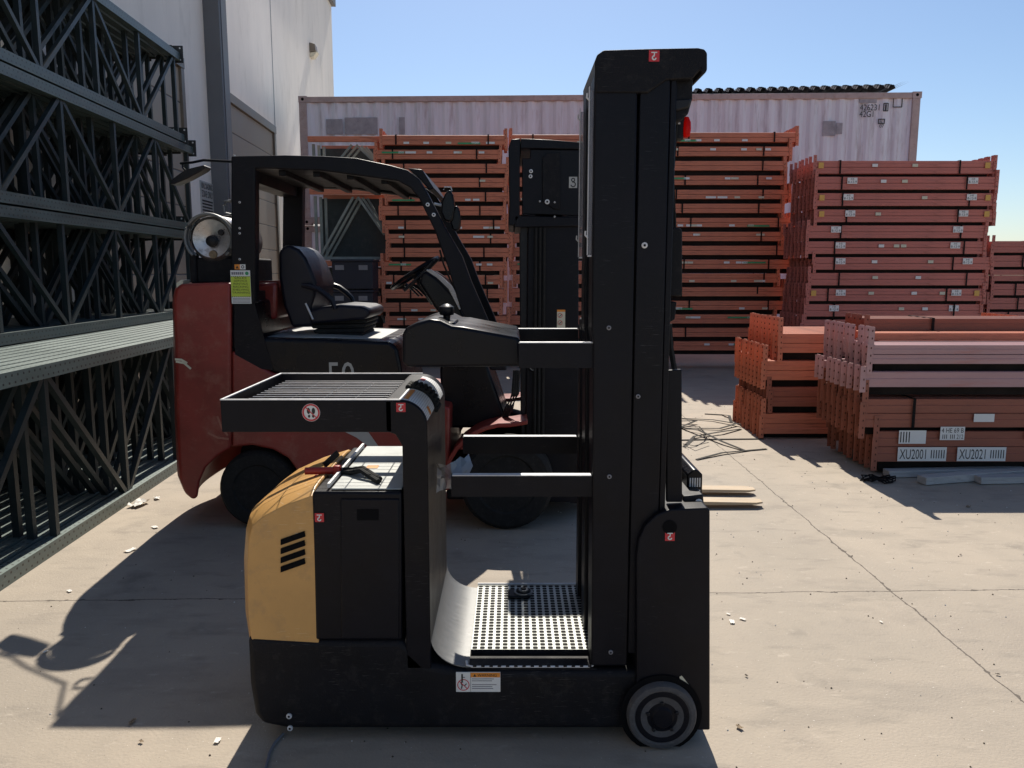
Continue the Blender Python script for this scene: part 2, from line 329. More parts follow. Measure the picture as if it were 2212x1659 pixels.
def tag(o, label, cat, group=None, kind=None):
    if kind: o['kind'] = kind
    if label: o['label'] = label
    if cat: o['category'] = cat
    if group: o['group'] = group
    return o
def thing(name, label, cat, org=(0, 0, 0), rz=0, group=None):
    o = bpy.data.objects.new(name, None); COL.objects.link(o); o.empty_display_size = .1
    o.location = Matrix.Rotation(rz, 3, 'Z') @ Vector(org); o.rotation_euler = (0, 0, rz); ORG[o.name] = Vector(org)
    return tag(o, label, cat, group)
def inst(name, mesh, parent, loc, rot=None):
    o = bpy.data.objects.new(name, mesh); COL.objects.link(o); o.parent = parent; o.location = loc
    if rot: o.rotation_euler = rot
    return o
def copy_tree(o, parent=None):
    c = o.copy(); COL.objects.link(c); c.parent = parent
    for ch in [x for x in KIDS.get(o.name, [])]: copy_tree(ch, c)
    return c
KIDS = {}
ORDN = ['top', 'second', 'third', 'fourth', 'fifth', 'sixth', 'seventh', 'eighth', 'ninth', 'tenth', 'eleventh', 'twelfth', 'thirteenth', 'fourteenth', 'fifteenth', 'sixteenth', 'seventeenth', 'eighteenth']
# ---------------------------------------------------------------- ground
g = MB(); g.add([(-300, -300, 0), (300, -300, 0), (300, 300, 0), (-300, 300, 0)], [(0, 1, 2, 3)], M['concrete'])
tag(g.build('ground', M['concrete']), None, None, kind='structure')
# ---------------------------------------------------------------- warehouse (left), built in its own direction
WW = 4.2; WE = 25.5; WH = 9.5
wh = thing('warehouse', 'tall pale concrete warehouse with roll-up doors behind the green frames', 'building', (-WW, 10, 0), YAW)
b = MB(); b.box(-WW-14, -WW, -8, WE, 0, WH, M['wall'])
for yy in (17.75, 5.6): b.box(-WW-.01, -WW+.004, yy, yy+.035, 0, WH, M['trim'])
b.build('wall', M['wall'], wh)
b = MB(); b.box(-WW-14.1, -WW+.12, -8.1, WE+.1, WH, WH+.25); b.build('parapet', M['trim'], wh)
for y0, y1 in ((14.0, 17.4), (8.9, 12.0)):
    b = MB()
    nseg = 9; hh = 4.4/nseg
    for i in range(nseg): b.box(-WW-.02, -WW+.03, y0, y1, i*hh+.012, (i+1)*hh-.006, M['door'])
    b.box(-WW-.02, -WW+.02, y0, y1, 0, 4.4, M['trim'])
    d = b.build('roll_up_door', M['door'], wh, bevel=.006)
    b = MB(); b.box(-WW-.01, -WW+.07, y0-.12, y0, 0, 4.52); b.box(-WW-.01, -WW+.07, y1, y1+.12, 0, 4.52); b.box(-WW-.01, -WW+.08, y0-.12, y1+.12, 4.4, 4.55)
    b.build('door_frame', M['lampbody'], d)
b = MB(); b.box(-WW-.01, -WW+.25, 13.32, 13.72, .15, WH-.3); b.box(-WW+.25, -WW+.262, 13.4, 13.65, .15, WH-.3)
b.build('downspout', M['trim'], wh, bevel=.02)
b = MB(); pts = [(-WW+.33, 13.5, 3.4), (-WW+.34, 13.5, 3.0), (-WW+.40, 13.5, 2.4), (-WW+.42, 13.5, 1.2), (-WW+.4, 13.5, .1)]
b.tube(pts, .022, 8); b.build('conduit', M['wall'], wh)
# notice sign
sp = PW(431, 397, WW); sq = PW(462, 480, WW)
sg = thing('notice_sign', 'white rectangular unloading zone notice on the wall beside the downspout', 'sign', (-WW, (sp.y+sq.y)/2, 2.4), YAW)
z1 = PW(446, 394, WW).z; z0 = PW(446, 482, WW).z
b = MB(); b.box(-WW+.002, -WW+.012, sp.y, sq.y, z0, z1, M['greypaint']); hgt = z1-z0; wd = sq.y-sp.y
for k, (t, a, c) in enumerate([('UNLOADING', .82, .96), ('ZONE ONLY', .62, .78)]):
    b.text(t, .06*wd, .94*wd, z0+a*hgt, z0+c*hgt, 0, M['ink'], right=(0, 1, 0), up=(0, 0, 1), org=(-WW+.016, sp.y, 0))
for k in range(7): b.box(-WW+.011, -WW+.015, sp.y+.08*wd, sq.y-wd*(.08+.1*random.random()), z0+hgt*(.06+.075*k), z0+hgt*(.10+.075*k), M['ink'])
b.build('panel', M['greypaint'], sg)
# wall lamp
lp = PW(671, 112, WW)
lt = thing('wall_lamp', 'small wall pack lamp high on the warehouse wall near its far corner', 'lamp', (lp.x, lp.y, lp.z), YAW)
b = MB(); b.prism([(lp.x, lp.z-.05), (lp.x+.16, lp.z+.0), (lp.x+.14, lp.z+.17), (lp.x, lp.z+.2)], lp.y-.16, lp.y+.16); b.build('housing', M['lampbody'], lt, bevel=.015)
b = MB(); b.prism([(lp.x, lp.z-.17), (lp.x+.10, lp.z-.16), (lp.x+.2, lp.z-.02), (lp.x, lp.z-.05)], lp.y-.14, lp.y+.14); b.build('lens', M['lampglass'], lt, bevel=.01)
# ---------------------------------------------------------------- green upright frames lying on edge
def perf_box(b, x0, x1, y0, y1, z0, z1, m):
    vs = [(x, y, z) for z in (z0, z1) for y in (y0, y1) for x in (x0, x1)]
    W_ = x1-x0; H_ = z1-z0; L_ = y1-y0
    fs = [(4, 5, 7, 6), (1, 3, 7, 5), (0, 4, 6, 2), (0, 2, 3, 1), (0, 1, 5, 4), (2, 6, 7, 3)]
    uv = [[(0, 0), (0, W_), (L_, W_), (L_, 0)], [(0, 0), (L_, 0), (L_, H_), (0, H_)], [(0, 0), (0, H_), (L_, H_), (L_, 0)], [(0, 0), (L_, 0), (L_, W_), (0, W_)]]+[[(9, -1)]*4]*2
    b.add(vs, fs, m, uv)
def frame_proto(H, L, n, first_up, cm='greencol_sunlit2'):
    cw = .076
    cb = MB(); perf_box(cb, 0, cw, 0, L, 0, cw, M[cm]); col = cb.mesh('column', M[cm])
    pb = MB(); pb.box(-.03, cw+.03, L, L+.01, -.02, cw+.075, M['plate'])
    for a in (0, cw):
        for c in (.01, cw+.05): pb.lathe([(-.001, .009), (.004, .009)], (a, L, c), 'y', 8, M['steel'])
    pl = pb.mesh('footplate', M['plate'])
    ys = [.12+(L-.24)*i/n for i in range(n+1)]
    vb = MB(); vb.box(cw*.25, cw*.75, -.018, .018, cw, H-cw); ve = vb.mesh('brace', M['greenbrace'])
    db = MB(); dy = ys[1]-ys[0]; db.bar((cw*.5, .03, cw), (cw*.5, dy-.03, H-cw), .034, .034); dg = db.mesh('diagonal', M['greenbrace'])
    db = MB(); db.bar((cw*.5, .03, H-cw), (cw*.5, dy-.03, cw), .034, .034); dg2 = db.mesh('diagonal', M['greenbrace'])
    return dict(H=H, L=L, ys=ys, col=col, pl=pl, ve=ve, dg=dg, dg2=dg2, up=first_up, cw=cw)
for k in ('a',):
    pass
def put_frame(pr, W, y0, z0, label, group):
    t = thing('upright_frame', label, 'rack frame', (-W, y0, z0), YAW, group)
    inst('column', pr['col'], t, (0, 0, 0)); inst('column', pr['col'], t, (0, 0, pr['H']-pr['cw']))
    inst('footplate', pr['pl'], t, (0, 0, 0)); inst('footplate', pr['pl'], t, (0, 0, pr['H']-pr['cw']))
    for y in pr['ys']: inst('brace', pr['ve'], t, (0, y, 0))
    for i, y in enumerate(pr['ys'][:-1]): inst('diagonal', pr['dg'] if (i+pr['up']) % 2 else pr['dg2'], t, (0, y, 0))
pr1 = frame_proto(1.02, 6.5, 7, 0, 'greencol_sunlit'); pr2 = frame_proto(.90, 6.4, 7, 0); pr3 = frame_proto(.90, 6.4, 7, 1)
NUM = ['first', 'second', 'third', 'fourth', 'fifth', 'sixth', 'seventh', 'eighth', 'ninth', 'tenth', 'eleventh', 'twelfth', 'thirteenth', 'fourteenth', 'fifteenth', 'sixteenth', 'seventeenth', 'eighteenth', 'nineteenth']
GRP = 'green rack frames stacked on edge along the warehouse'
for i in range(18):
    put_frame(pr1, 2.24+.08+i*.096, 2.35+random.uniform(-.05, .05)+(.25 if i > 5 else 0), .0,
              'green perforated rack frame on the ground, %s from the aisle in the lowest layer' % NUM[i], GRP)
for lay, (z0, pr, nm, dy) in enumerate(((1.03, pr3, 'second layer up', 2.5), (1.945, pr2, 'third layer up', 2.62), (2.86, pr3, 'topmost layer', 2.38))):
    for i in range(10):
        put_frame(pr, 3.02+.08+i*.102, dy+(0 if i == 0 else random.uniform(-.2, .05)), z0,
                  'green perforated rack frame on edge, %s from the aisle in the %s' % (NUM[i], nm), GRP)
# ---------------------------------------------------------------- containers
def container(name_label, xl, yl, xr, yr, z0, H, marks):
    a = Vector((xl, yl, 0)); bvec = Vector((xr, yr, 0)); L_ = (bvec-a).length; rz = math.atan2(yr-yl, xr-xl)
    t = bpy.data.objects.new('shipping_container', None); COL.objects.link(t); t.location = (xl, yl, z0); t.rotation_euler = (0, 0, rz); ORG[t.name] = Vector()
    tag(t, name_label, 'container')
    def wall_(y, sgn):
        b = MB(); n = int(L_/.278); p = (L_-.3)/n; pts = []
        for i in range(n):
            x = .15+i*p
            pts += [(x, 0), (x+p*.26, 0), (x+p*.5, sgn*.036), (x+p*.76, sgn*.036)]
        pts.append((L_-.15, 0))
        vs = [(q, y+r, z) for z in (.16, H-.12) for q, r in pts]; m_ = len(pts)
        b.add(vs, [(i, i+1, m_+i+1, m_+i) for i in range(m_-1)], M['container'])
        return b
    wall_(.03, 1).build('side_panel', M['container'], t, ang=20); wall_(2.40, -1).build('side_panel', M['container'], t, ang=20)
    b = MB(); b.box(0, L_, 0, .06, H-.12, H-.01); b.box(0, L_, 2.38, 2.44, H-.12, H-.01); b.box(0, L_, 0, .06, .02, .16); b.box(0, L_, 2.38, 2.44, .02, .16)
    b.build('rail', M['containerframe'], t, bevel=.01)
    for x in (0, L_-.15):
        for y in (-.01, 2.30):
            b = MB(); b.box(x, x+.15, y, y+.15, .12, H-.12); b.build('corner_post', M['containerframe'], t, bevel=.01)
            for z in (0, H-.12):
                b = MB(); b.box(x-.005, x+.165, y-.005, y+.16, z, z+.12, M['containerframe']); b.disc(x+.08, z+.06, .03, y-.0065, M['dark'], 12)
                b.build('corner_casting', M['containerframe'], t)
    b = MB(); b.box(.05, L_-.05, .06, 2.38, H-.05, H-.02); b.build('roof', M['container'], t)
    b = MB(); b.box(0.15, L_-.15, .06, 2.38, .1, .16); b.build('floor', M['wood'], t)
    for x in (0.03, L_-.06):
        b = MB(); b.box(x, x+.03, .14, 2.3, .12, H-.12); b.build('end_panel', M['container'], t)
    if marks:
        def pos(px0, px1, py0, py1):
            p0 = P(px0, py1, yr+.2); p1 = P(px1, py0, yr+.2); return p0.x-xl, p1.x-xl, p0.z-z0, p1.z-z0
        for st, q in (('426231', (1851, 1893, 229, 242)), ('1', (1904, 1908, 229, 242)), ('42G1', (1850, 1880, 243, 256)), ('ic', (1893, 1900, 262, 269)), ('07', (1892, 1902, 272, 279))):
            b = MB(); b.text(st, *pos(*q), .018, M['ink']); b.build('marking', M['ink'], t)
        for q in ((1901, 1911, 227, 243), (1921, 1941, 211, 235), (1890, 1903, 261, 270)):
            x0, x1, c0, c1 = pos(*q); b = MB(); b.stroke([(x0, c0), (x1, c0), (x1, c1), (x0, c1)], .018, .018, M['ink'], True); b.build('marking', M['ink'], t)
        for q in ((1850, 1888, 204, 226), (1772, 1800, 264, 296), (1801, 1815, 268, 292), (700, 735, 253, 287), (741, 812, 250, 287), (860, 872, 250, 287)):
            x0, x1, c0, c1 = pos(*q); b = MB(); b.box(x0, x1, .0205, .0285, c0, c1); b.build('paint_patch', M['patch'], t)
    return t
CXL, CYL, CXR, CYR = -4.22, 16.2, 7.88, 15.8
container('faded white shipping container with black numbers, on top of the orange stacks skyline', CXL, CYL, CXR, CYR, 2.44, 2.5, True)
container('faded shipping container on the ground under the numbered white one', CXL, CYL+.05, CXR, CYR+.05, 0, 2.43, False)
# corrugated sheets lying on the container roof
cs = thing('roofing_sheet_pile', 'pile of dark corrugated roofing sheets lying on the container roof', 'roofing sheets', (5, 16.3, 4.95))
for k in range(3):
    b = MB(); x0, x1 = 2.9, 7.5; n = 22; p = (x1-x0)/n; pts = []
    for i in range(n): pts += [(x0+i*p, 0), (x0+i*p+p*.35, 0), (x0+i*p+p*.5, .065), (x0+i*p+p*.85, .065)]
    pts.append((x1, .0)); pts.append((x1+.28, .12))
    vs = [(x, y, 4.96+k*.03+z+.022*(x-x0)) for y in (16.05+.1*k, 17.6) for x, z in pts]; m_ = len(pts)
    b.add(vs, [(i, i+1, m_+i+1, m_+i) for i in range(m_-1)], M['sheet'])
    b.build('roofing_sheet', M['sheet'], cs, ang=20)
b = MB(); b.prism([(3.0, 4.945), (7.3, 4.945), (7.3, 5.04), (3.0, 4.95)], 16.3, 16.5); b.build('batten', M['wood'], cs)
# ---------------------------------------------------------------- bundles of rack beams
def beam_mesh(L, h, d, m, plate_h, plate_dz, curl=.0):
    b = MB()
    # stepped box beam: lower part full depth, upper edge with a ledge at the front
    pr = [(0, 0), (0, h*.52), (.005, h*.56), (.005, h*.96), (.009, h), (d, h), (d, 0)]
    vs = [(x, y, z) for x in (0, L) for y, z in pr]; n = len(pr)
    b.add(vs, [tuple(range(n)), tuple(range(2*n-1, n-1, -1))]+[(i, (i+1) % n, (i+1) % n+n, i+n) for i in range(n)], m)
    for x0, sg in ((0, -1), (L, 1)):
        xa, xb = sorted((x0, x0+sg*.004)); b.box(xa, xb, -.004, d+.012, plate_dz, plate_dz+plate_h, m)          # plate across the end
        xa, xb = sorted((x0+sg*.004, x0+sg*.045)); b.box(xa, xb, -.008, -.004, plate_dz, plate_dz+plate_h, m)     # flange turned out
        nh = max(2, int(plate_h/.05))
        for k in range(nh):
            z = plate_dz+plate_h*(k+.5)/nh; b.add([(x0+sg*(.018+a), -.0092, z+c) for a, c in ((-.004, -.007), (.004, -.007), (.004, .007), (-.004, .007))], [(0, 1, 2, 3)], M['shadehole'])
            if sg < 0: b.add([(x0-.0052, d*.5+a, z+c) for a, c in ((-.004, -.007), (.004, -.007), (.004, .007), (-.004, .007))], [(0, 1, 2, 3)], M['dark'])
    return b.mesh('beam', m, fix=True)
LBL = {}
def lbl_mesh(key, wd, hg, m, txt=None):
    if key not in LBL:
        b = MB(); b.box(0, wd, -.0015, 0, 0, hg, m)
        if txt:
            for (s_, a0, a1, c0, c1) in txt: b.text(s_, wd*a0, wd*a1, hg*c0, hg*c1, -.0022, M['ink'])
        LBL[key] = b.mesh('label', m)
    return LBL[key]
STR = {}
def bundle(x0, y0, z0, L, h, d, rows, cols, pitch, m, mk, label, group, plate_h, straps=(.2, .85), tags=(), plate_dz=None, dun=.06, off=()):
    t = thing('beam_bundle', label, 'beam bundle', (x0, y0, z0), 0, group)
    pdz = plate_dz if plate_dz is not None else -(plate_h-h)*.5
    key = ('b', round(L, 2), h, d, mk, plate_h)
    if key not in STR: STR[key] = [beam_mesh(L, h, d, m, plate_h, pdz), beam_mesh(L, h, d, m, plate_h, -(plate_h-h)*.15)]
    for r in range(rows):
        for c in range(cols):
            o = inst('beam', STR[key][0 if r == 0 else 1], t, (random.uniform(-.012, .012)+(off[c] if c < len(off) else 0), c*pitch+(.004 if r else 0), r*(h+.004)))
    D = (cols-1)*pitch+d; Ht = rows*(h+.004)
    for s_ in straps:
        b = MB(); x = L*s_; e = .003
        for q in ((-.014, -.0125, -e, Ht+e), (D, D+.003, -e, Ht+e)): b.box(x, x+.022, q[0], q[1], q[2], q[3])
        b.box(x, x+.022, -.0125, D, Ht+.0005, Ht+e); o = b.build('strap', M['strap'], t); 
        o.data.transform(Matrix.Translation(ORG[t.name]))
        if random.random() < .5: o.rotation_euler = (0, 0, random.uniform(-.01, .01))
    for (fx, fz, kind) in tags:
        wd, hg, mm, txt = kind
        inst('label', lbl_mesh((wd, hg, mm.name, str(txt)), wd, hg, mm, txt), t, (L*fx, -.0135, Ht*fz))
    if dun:
        b = MB(); b.box(L*.015, L*.985, .075, .125, -dun+.0015, -.0015); o = b.build('dunnage_gap_fill', M['gapwood'], t); o.data.transform(Matrix.Translation(ORG[t.name]))  # lengthwise board added to fill the gap with painted shade
        for s_ in (.12, .5, .88):
            b = MB(); b.box(L*s_-.04, L*s_+.04, .13, D-.02, -dun+.001, -.001); o = b.build('dunnage_gap_fill', M['gapwood'], t); o.data.transform(Matrix.Translation(ORG[t.name]))
    return t
def zof(py, Y): return P(1106, py, Y).z
def far_stack(pxl, pxr, Y, py_top, pitch_px, h, cols, pitch_y, m, mk, desc, group, tagmode, vis, jx=.05, dun=.07):
    z = zof(py_top, Y); dz = zof(py_top, Y)-zof(py_top+pitch_px, Y); n = int((z-.02)/dz); X0 = (pxl-1106)/F*Y*.985; X1 = (pxr-1106)/F*Y*.985
    L = round(X1-X0, 2); hb = h
    for k in range(n):
        zz = z-k*dz-2*(hb+.004)
        if zz < .04: break
        tags = []
        if tagmode == 'many':
            if k % 3 != 2:
                for q in range(random.randint(4, 7)):
                    fx = .03+.88*random.random()
                    kind = (.085, .032, M['white'] if random.random() < .6 else M['cream'], None)
                    tags.append((fx, .55 if k % 2 else .05, kind))
                if random.random() < .65: tags.append((random.choice((.04, .62)), .56 if k % 2 else .02, (.34, .026, M['greenlabel'], None)))
        elif tagmode == 'size':
            if k not in (0, 7, 10):
                for fx in (.14, .83): tags.append((fx+random.uniform(-.03, .02), .42, (.135, .082, M['white'], (('8-12-9', .06, .94, .12, .5), ('HI', .35, .65, .62, .92)))))
            if k in (0, 2, 3, 8):
                for fx in (.025, .965): tags.append((fx-.015, .4, (.07, .075, M['yellowlabel'], None)))
            for q in range(random.randint(0, 3)): tags.append((.25+.5*random.random(), .5, (.075, .04, M['white'] if q % 2 else M['cream'], None)))
        j = random.uniform(-jx, jx)
        bundle(X0+j, Y+random.uniform(-.03, .03), zz, L, hb, .058, 2, cols, pitch_y, m, mk,
               '%s, %s' % (desc, 'topmost bundle' if k == 0 else ORDN[k]+' bundle from top'), group, (.215 if k % 2 else .18) if tagmode != 'size' else (.19 if k % 2 else .172),
               (random.uniform(.1, .22), random.uniform(.78, .9)), tags, dun=dun)
GB = 'bundles of orange rack beams stacked at the back of the yard'
far_stack(831, 1090, 12.2, 291, 31.0, .067, 5, .12, M['beam'], 'a', 'orange beams, tall stack behind forklift roof', GB, 'many', 12, .09)
far_stack(1110, 1385, 12.5, 290, 31.0, .067, 4, .12, M['beam'], 'a', 'orange beams, stack mostly hidden behind both masts', GB, 'many', 12)
far_stack(1428, 1697, 12.2, 285, 31.2, .067, 5, .12, M['beam'], 'a', 'orange beams, tall stack right of the mast', GB, 'many', 12, .13)
far_stack(1757, 2135, 11.0, 346, 35.3, .083, 7, .15, M['beam2'], 'b', 'red-orange beams, wide stack with white size labels', GB, 'size', 12, .07)
far_stack(2150, 2500, 11.6, 520, 31, .08, 5, .13, M['beam2'], 'b', 'orange beams, low stack at the right edge', GB, 'none', 12, .05)
# green frames stored between orange beams, left of the tall stack
XA0, XA1 = P(664, 300, 12.3).x, P(826, 300, 12.3).x
for k, (pt, pb) in enumerate(((291, 405), (405, 560), (560, 780))):
    z1, z0 = zof(pt, 12.3), max(0.02, zof(pb, 12.3))
    t = thing('frame_bundle', ['bundle of pale braced frames under the upper orange beam behind the forklift roof', 'bundle of zigzag braced frames seen through the forklift cab', 'lowest bundle of braced frames behind the forklift seat'][k], 'rack frames', ((XA0+XA1)/2, 12.3, z0), 0, 'bundles of braced frames beside the tall orange stack')
    b = MB(); b.box(XA0, XA1, 12.3, 12.36, z1-.10, z1-.02); b.build('beam', M['beam'], t, bevel=.004)
    b = MB(); b.box(XA0, XA1, 13.2, 13.26, z1-.10, z1-.02); b.build('beam', M['beam'], t, bevel=.004)
    for q in range(3):
        yy = 12.42+q*.13; s_ = .05*q
        b = MB(); xm = XA0+.35*(XA1-XA0)
        b.bar((XA0+.06+s_, yy, z0), (XA0+.06+s_, yy, z1-.12), .04, .04); b.bar((XA0+.1+s_, yy, z0+.03), (xm+.25+s_, yy, z1-.13), .035, .035)
        b.bar((xm+.32+s_, yy, z1-.13), (min(XA1-.02+s_, XA1), yy, z0+.35*(z1-z0)), .035, .035); b.bar((XA0+.04, yy, z0+.02), (XA1, yy, z0+.02), .05, .04)
        b.build('braced_frame', M['palegreen'], t)
    b = MB(); b.box(XA0+.03, XA1-.03, 12.85, 12.9, z0, z1-.12); b.build('column', M['greenbrace'], t)  # full dark sheet behind the frames, painted shade inside the stack
for k, (py0, py1) in enumerate(((560, 625), (625, 700))):
    pa, pb = P(728, py1, 12.0), P(812, py0, 12.0)
    t = thing('crate', ['dark blue crate on top behind the forklift seat', 'dark blue crate lowest behind the forklift seat'][k], 'crate', ((pa.x+pb.x)/2, 12, pa.z), 0, 'dark crates piled behind the forklift')
    b = MB(); b.box(pa.x, pb.x, 11.7, 12.2, pa.z+.01, pb.z-.04); b.build('box_body', M['bluebin'], t, bevel=.01)
    b = MB(); b.box(pa.x-.015, pb.x+.015, 11.68, 12.22, pb.z-.039, pb.z-.005); b.build('rim', M['bluebin'], t, bevel=.008)
    for fx in (.08, .66):
        b = MB(); x = pa.x+(pb.x-pa.x)*fx; b.box(x, x+.13, 11.694, 11.699, pb.z-.16, pb.z-.09); b.build('label', M['greyink'], t)
pa = P(728, 700, 12)
t = thing('pallet_stack', 'dark timber pallets under the blue crates behind the forklift', 'pallets', (pa.x+.3, 12, 0))
for k in range(max(1, int((pa.z)/.145))):
    b = MB(); z = k*.145
    for q in range(5): b.box(pa.x, pa.x+.6, 11.65+q*.12, 11.74+q*.12, z+.12, z+.14)
    for q in (0, .27, .54): b.box(pa.x+q, pa.x+q+.06, 11.65, 12.22, z+.002, z+.119)
    b.build('pallet', M['wood'], t)
# ---------------------------------------------------------------- nearer piles on the right
GF = 'low piles of rack beams on the right of the yard'
def near_bundle(pxl, Y, py0, py1, rows, cols, pitch, L, m, mk, label, ph, straps, tags=(), off=(), dun=.07):
    X0 = P(pxl, (py0+py1)/2, Y).x; z1 = zof(py0, Y); z0 = zof(py1, Y); h = round((z1-z0)/rows-.004, 3)
    return bundle(X0, Y, z0, L, h, .052, rows, cols, pitch, m, mk, label, GF, ph, straps, tags, dun=dun, off=off)
# pile in the middle distance
W2 = (.14, .09, M['white'], None)
near_bundle(1690, 7.0, 720, 762, 2, 9, .108, 2.3, M['beam'], 'f', 'orange beams topmost on the pile with red end plates', .25, (.55,), off=[0]*2)
near_bundle(1655, 7.0, 779, 821, 2, 9, .108, 2.3, M['beam'], 'f', 'orange beams second from the top of the pile with red end plates', .25, (.55,))
near_bundle(1668, 7.0, 836, 878, 2, 9, .108, 2.3, M['beam4'], 'g', 'brown orange beams with two blank white labels, third down the pile', .20, (.9,), ((.19, .3, W2), (.27, .3, W2)))
near_bundle(1653, 7.0, 893, 937, 2, 9, .108, 2.3, M['beam'], 'f', 'orange beams lowest on the pile with red end plates', .25, (.55,), dun=.05)
# pile nearest on the right
FX = (('XU2001', .04, .58, .15, .85), ('IIIIII', .68, .96, .2, .8))
FX2 = (('XU2021', .04, .58, .15, .85), ('IIIIII', .68, .96, .2, .8))
BIG = (.36, .105, M['white'], FX); BIG2 = (.36, .105, M['white'], FX2)
SM = (.18, .10, M['white'], (('4 HE 69 B', .05, .95, .55, .9), ('III III', .1, .6, .1, .42), ('212', .68, .95, .1, .42)))
near_bundle(1898, 5.7, 931, 997, 2, 9, .105, 2.75, M['beam4'], 'h', 'orange-brown beams with barcode labels, lowest on the near pile', .25, (.58,), ((.05, .03, BIG), (.21, .03, BIG2), (.16, .72, SM), (.39, .72, SM), (.05, .6, (.2, .1, M['white'], (('IIII', .05, .4, .1, .9),)))), dun=.09)
near_bundle(1872, 5.7, 861, 923, 2, 9, .105, 2.75, M['beam4'], 'h', 'brown beams with one blank white label, fourth down the near pile', .27, (.12,), ((.285, .2, (.15, .06, M['white'], None)),))
near_bundle(1868, 5.7, 802, 836, 1, 9, .105, 2.75, M['beam3'], 'i', 'chalky pink beams in a single row, third down the near pile', .19, (.55,))
near_bundle(1888, 5.7, 744, 786, 2, 9, .105, 2.75, M['beam3'], 'j', 'chalky pink double row of beams, second down the near pile', .22, (.53,))
near_bundle(1876, 6.02, 718, 734, 1, 5, .105, 2.75, M['beam'], 'k', 'bright orange single row of beams near the top of the near pile', .12, (.62,), dun=.0)
near_bundle(1876, 6.25, 687, 713, 1, 4, .105, 2.75, M['beam4'], 'l', 'dark orange beams with blackened ends, topmost on the near pile', .15, (.18, .7), dun=.0)
# lumber under and before the near pile
for k, (pa_, pb_, hh_, lab) in enumerate((((1913, 1030), (2212, 1024), .05, 'grey timber board lying under the near beam pile'), ((1990, 1046), (2300, 1022), .055, 'pale grey timber board lying aslant before the near pile'),
        ((2110, 1044), (2420, 1038), .05, 'short grey timber board at the right edge of the photo'), ((2040, 1014), (2400, 1020), .07, 'thick grey timber under the barcode labelled beams'))):
    a = G(*pa_); c = G(*pb_); t = MB(); t.bar((a.x, a.y, hh_/2+.004), (c.x, c.y, hh_/2+.004), .09, hh_)
    o = t.build('timber_board', M['greywood'], None, org=(a.x, a.y, 0), bevel=.004); tag(o, lab, 'board', 'loose timber boards by the near beam pile')
# ---------------------------------------------------------------- steel banding scraps on the concrete
def band(pts, lab, wd=.028, lift=.006):
    ps = [G(a, c)+Vector((0, 0, lift+h_)) for a, c, h_ in pts]
    b = MB()
    for i in range(len(ps)-1):
        d = (ps[i+1]-ps[i]); d = d.normalized(); b.bar(ps[i]-d*.004, ps[i+1]+d*.004, wd, .003)
    o = b.build('banding_strap', M['strap'], None, org=(ps[0].x, ps[0].y, 0)); tag(o, lab, 'strap', 'scraps of steel banding on the concrete')
band([(1474, 905, 0), (1540, 910, .01), (1600, 922, .02)], 'black steel band curving behind the mast towards the pile')
band([(1523, 895, 0), (1560, 897, 0), (1575, 903, .02), (1580, 914, 0)], 'short bent black band farthest from the camera')
band([(1460, 926, 0), (1555, 929, .01), (1592, 920, .02)], 'black band ending at the foot of the orange pile')
band([(1440, 916, .02), (1504, 916, .03), (1470, 924, 0)], 'folded black band tip beside the mast')
band([(1450, 952, 0), (1550, 950, 0), (1648, 949, 0)], 'long straight black band reaching the pile shadow')
band([(1470, 925, .0), (1510, 940, .04), (1560, 960, .02), (1612, 976, 0)], 'black band slanting down to the lowest band')
band([(1505, 994, 0), (1560, 982, .01), (1620, 974, 0), (1655, 971, 0)], 'black band nearest the camera pointing right')
band([(1600, 928, 0), (1560, 938, .02), (1500, 946, .01), (1478, 966, 0)], 'wavy black band crossing the other bands')
band([(1480, 968, 0), (1500, 962, .05), (1520, 952, .03), (1525, 944, .02), (1510, 934, .05), (1480, 930, .03)], 'thin looped black band beside the mast', .012)
band([(1476, 960, 0), (1500, 972, .03), (1530, 962, .02)], 'thin curled black wire in the band tangle', .008)
ps = []
c0 = G(1897, 1040)
for k in range(60):
    a = k*.55; r_ = .05+.03*math.sin(k*.9); ps.append(c0+Vector((r_*1.6*math.cos(a), r_*math.sin(a), .02+.018*math.sin(k*1.7))))
b = MB(); b.tube(ps, .005, 5); tag(b.build('strap_tangle', M['strap'], None, org=tuple(c0)), 'tangle of black strapping in front of the near beam pile', 'strap')
# ---------------------------------------------------------------- decals shared by the trucks
def hook_sticker(parent, px, py, Y, s=.028, base=None, ink=None):
    c = P(px, py, Y); b = MB(); h = s/2; base = base or M['redink']; ink = ink or M['white']
    b.box(c.x-h, c.x+h, Y-.0012, Y+.002, c.z-h, c.z+h, base)
    y = Y-.0018
    b.stroke([(c.x-.26*s, c.z+.31*s), (c.x+.26*s, c.z+.31*s)], s*.10, y, ink)
    b.stroke([(c.x+.01*s, c.z+.30*s), (c.x+.01*s, c.z+.02*s)], s*.11, y-.0003, ink)
    pts = []
    for k in range(12):
        a = R(85+k*24); pts.append((c.x+.17*s*math.cos(a), c.z-.17*s+.17*s*math.sin(a)))
    b.stroke(pts, s*.13, y, ink)
    return b.build('hook_sticker', base, parent)
def bolt(parent, px, py, Y, r=.008, m=None):
    c = P(px, py, Y); b = MB(); b.lathe([(-.006, r*.7), (-.005, r), (0, r)], c, 'y', 12, m or M['steel']); b.disc(c.x, c.z, r*.45, c.y-.0065, M['dark'], 6)
    return b.build('bolt', M['steel'], parent)
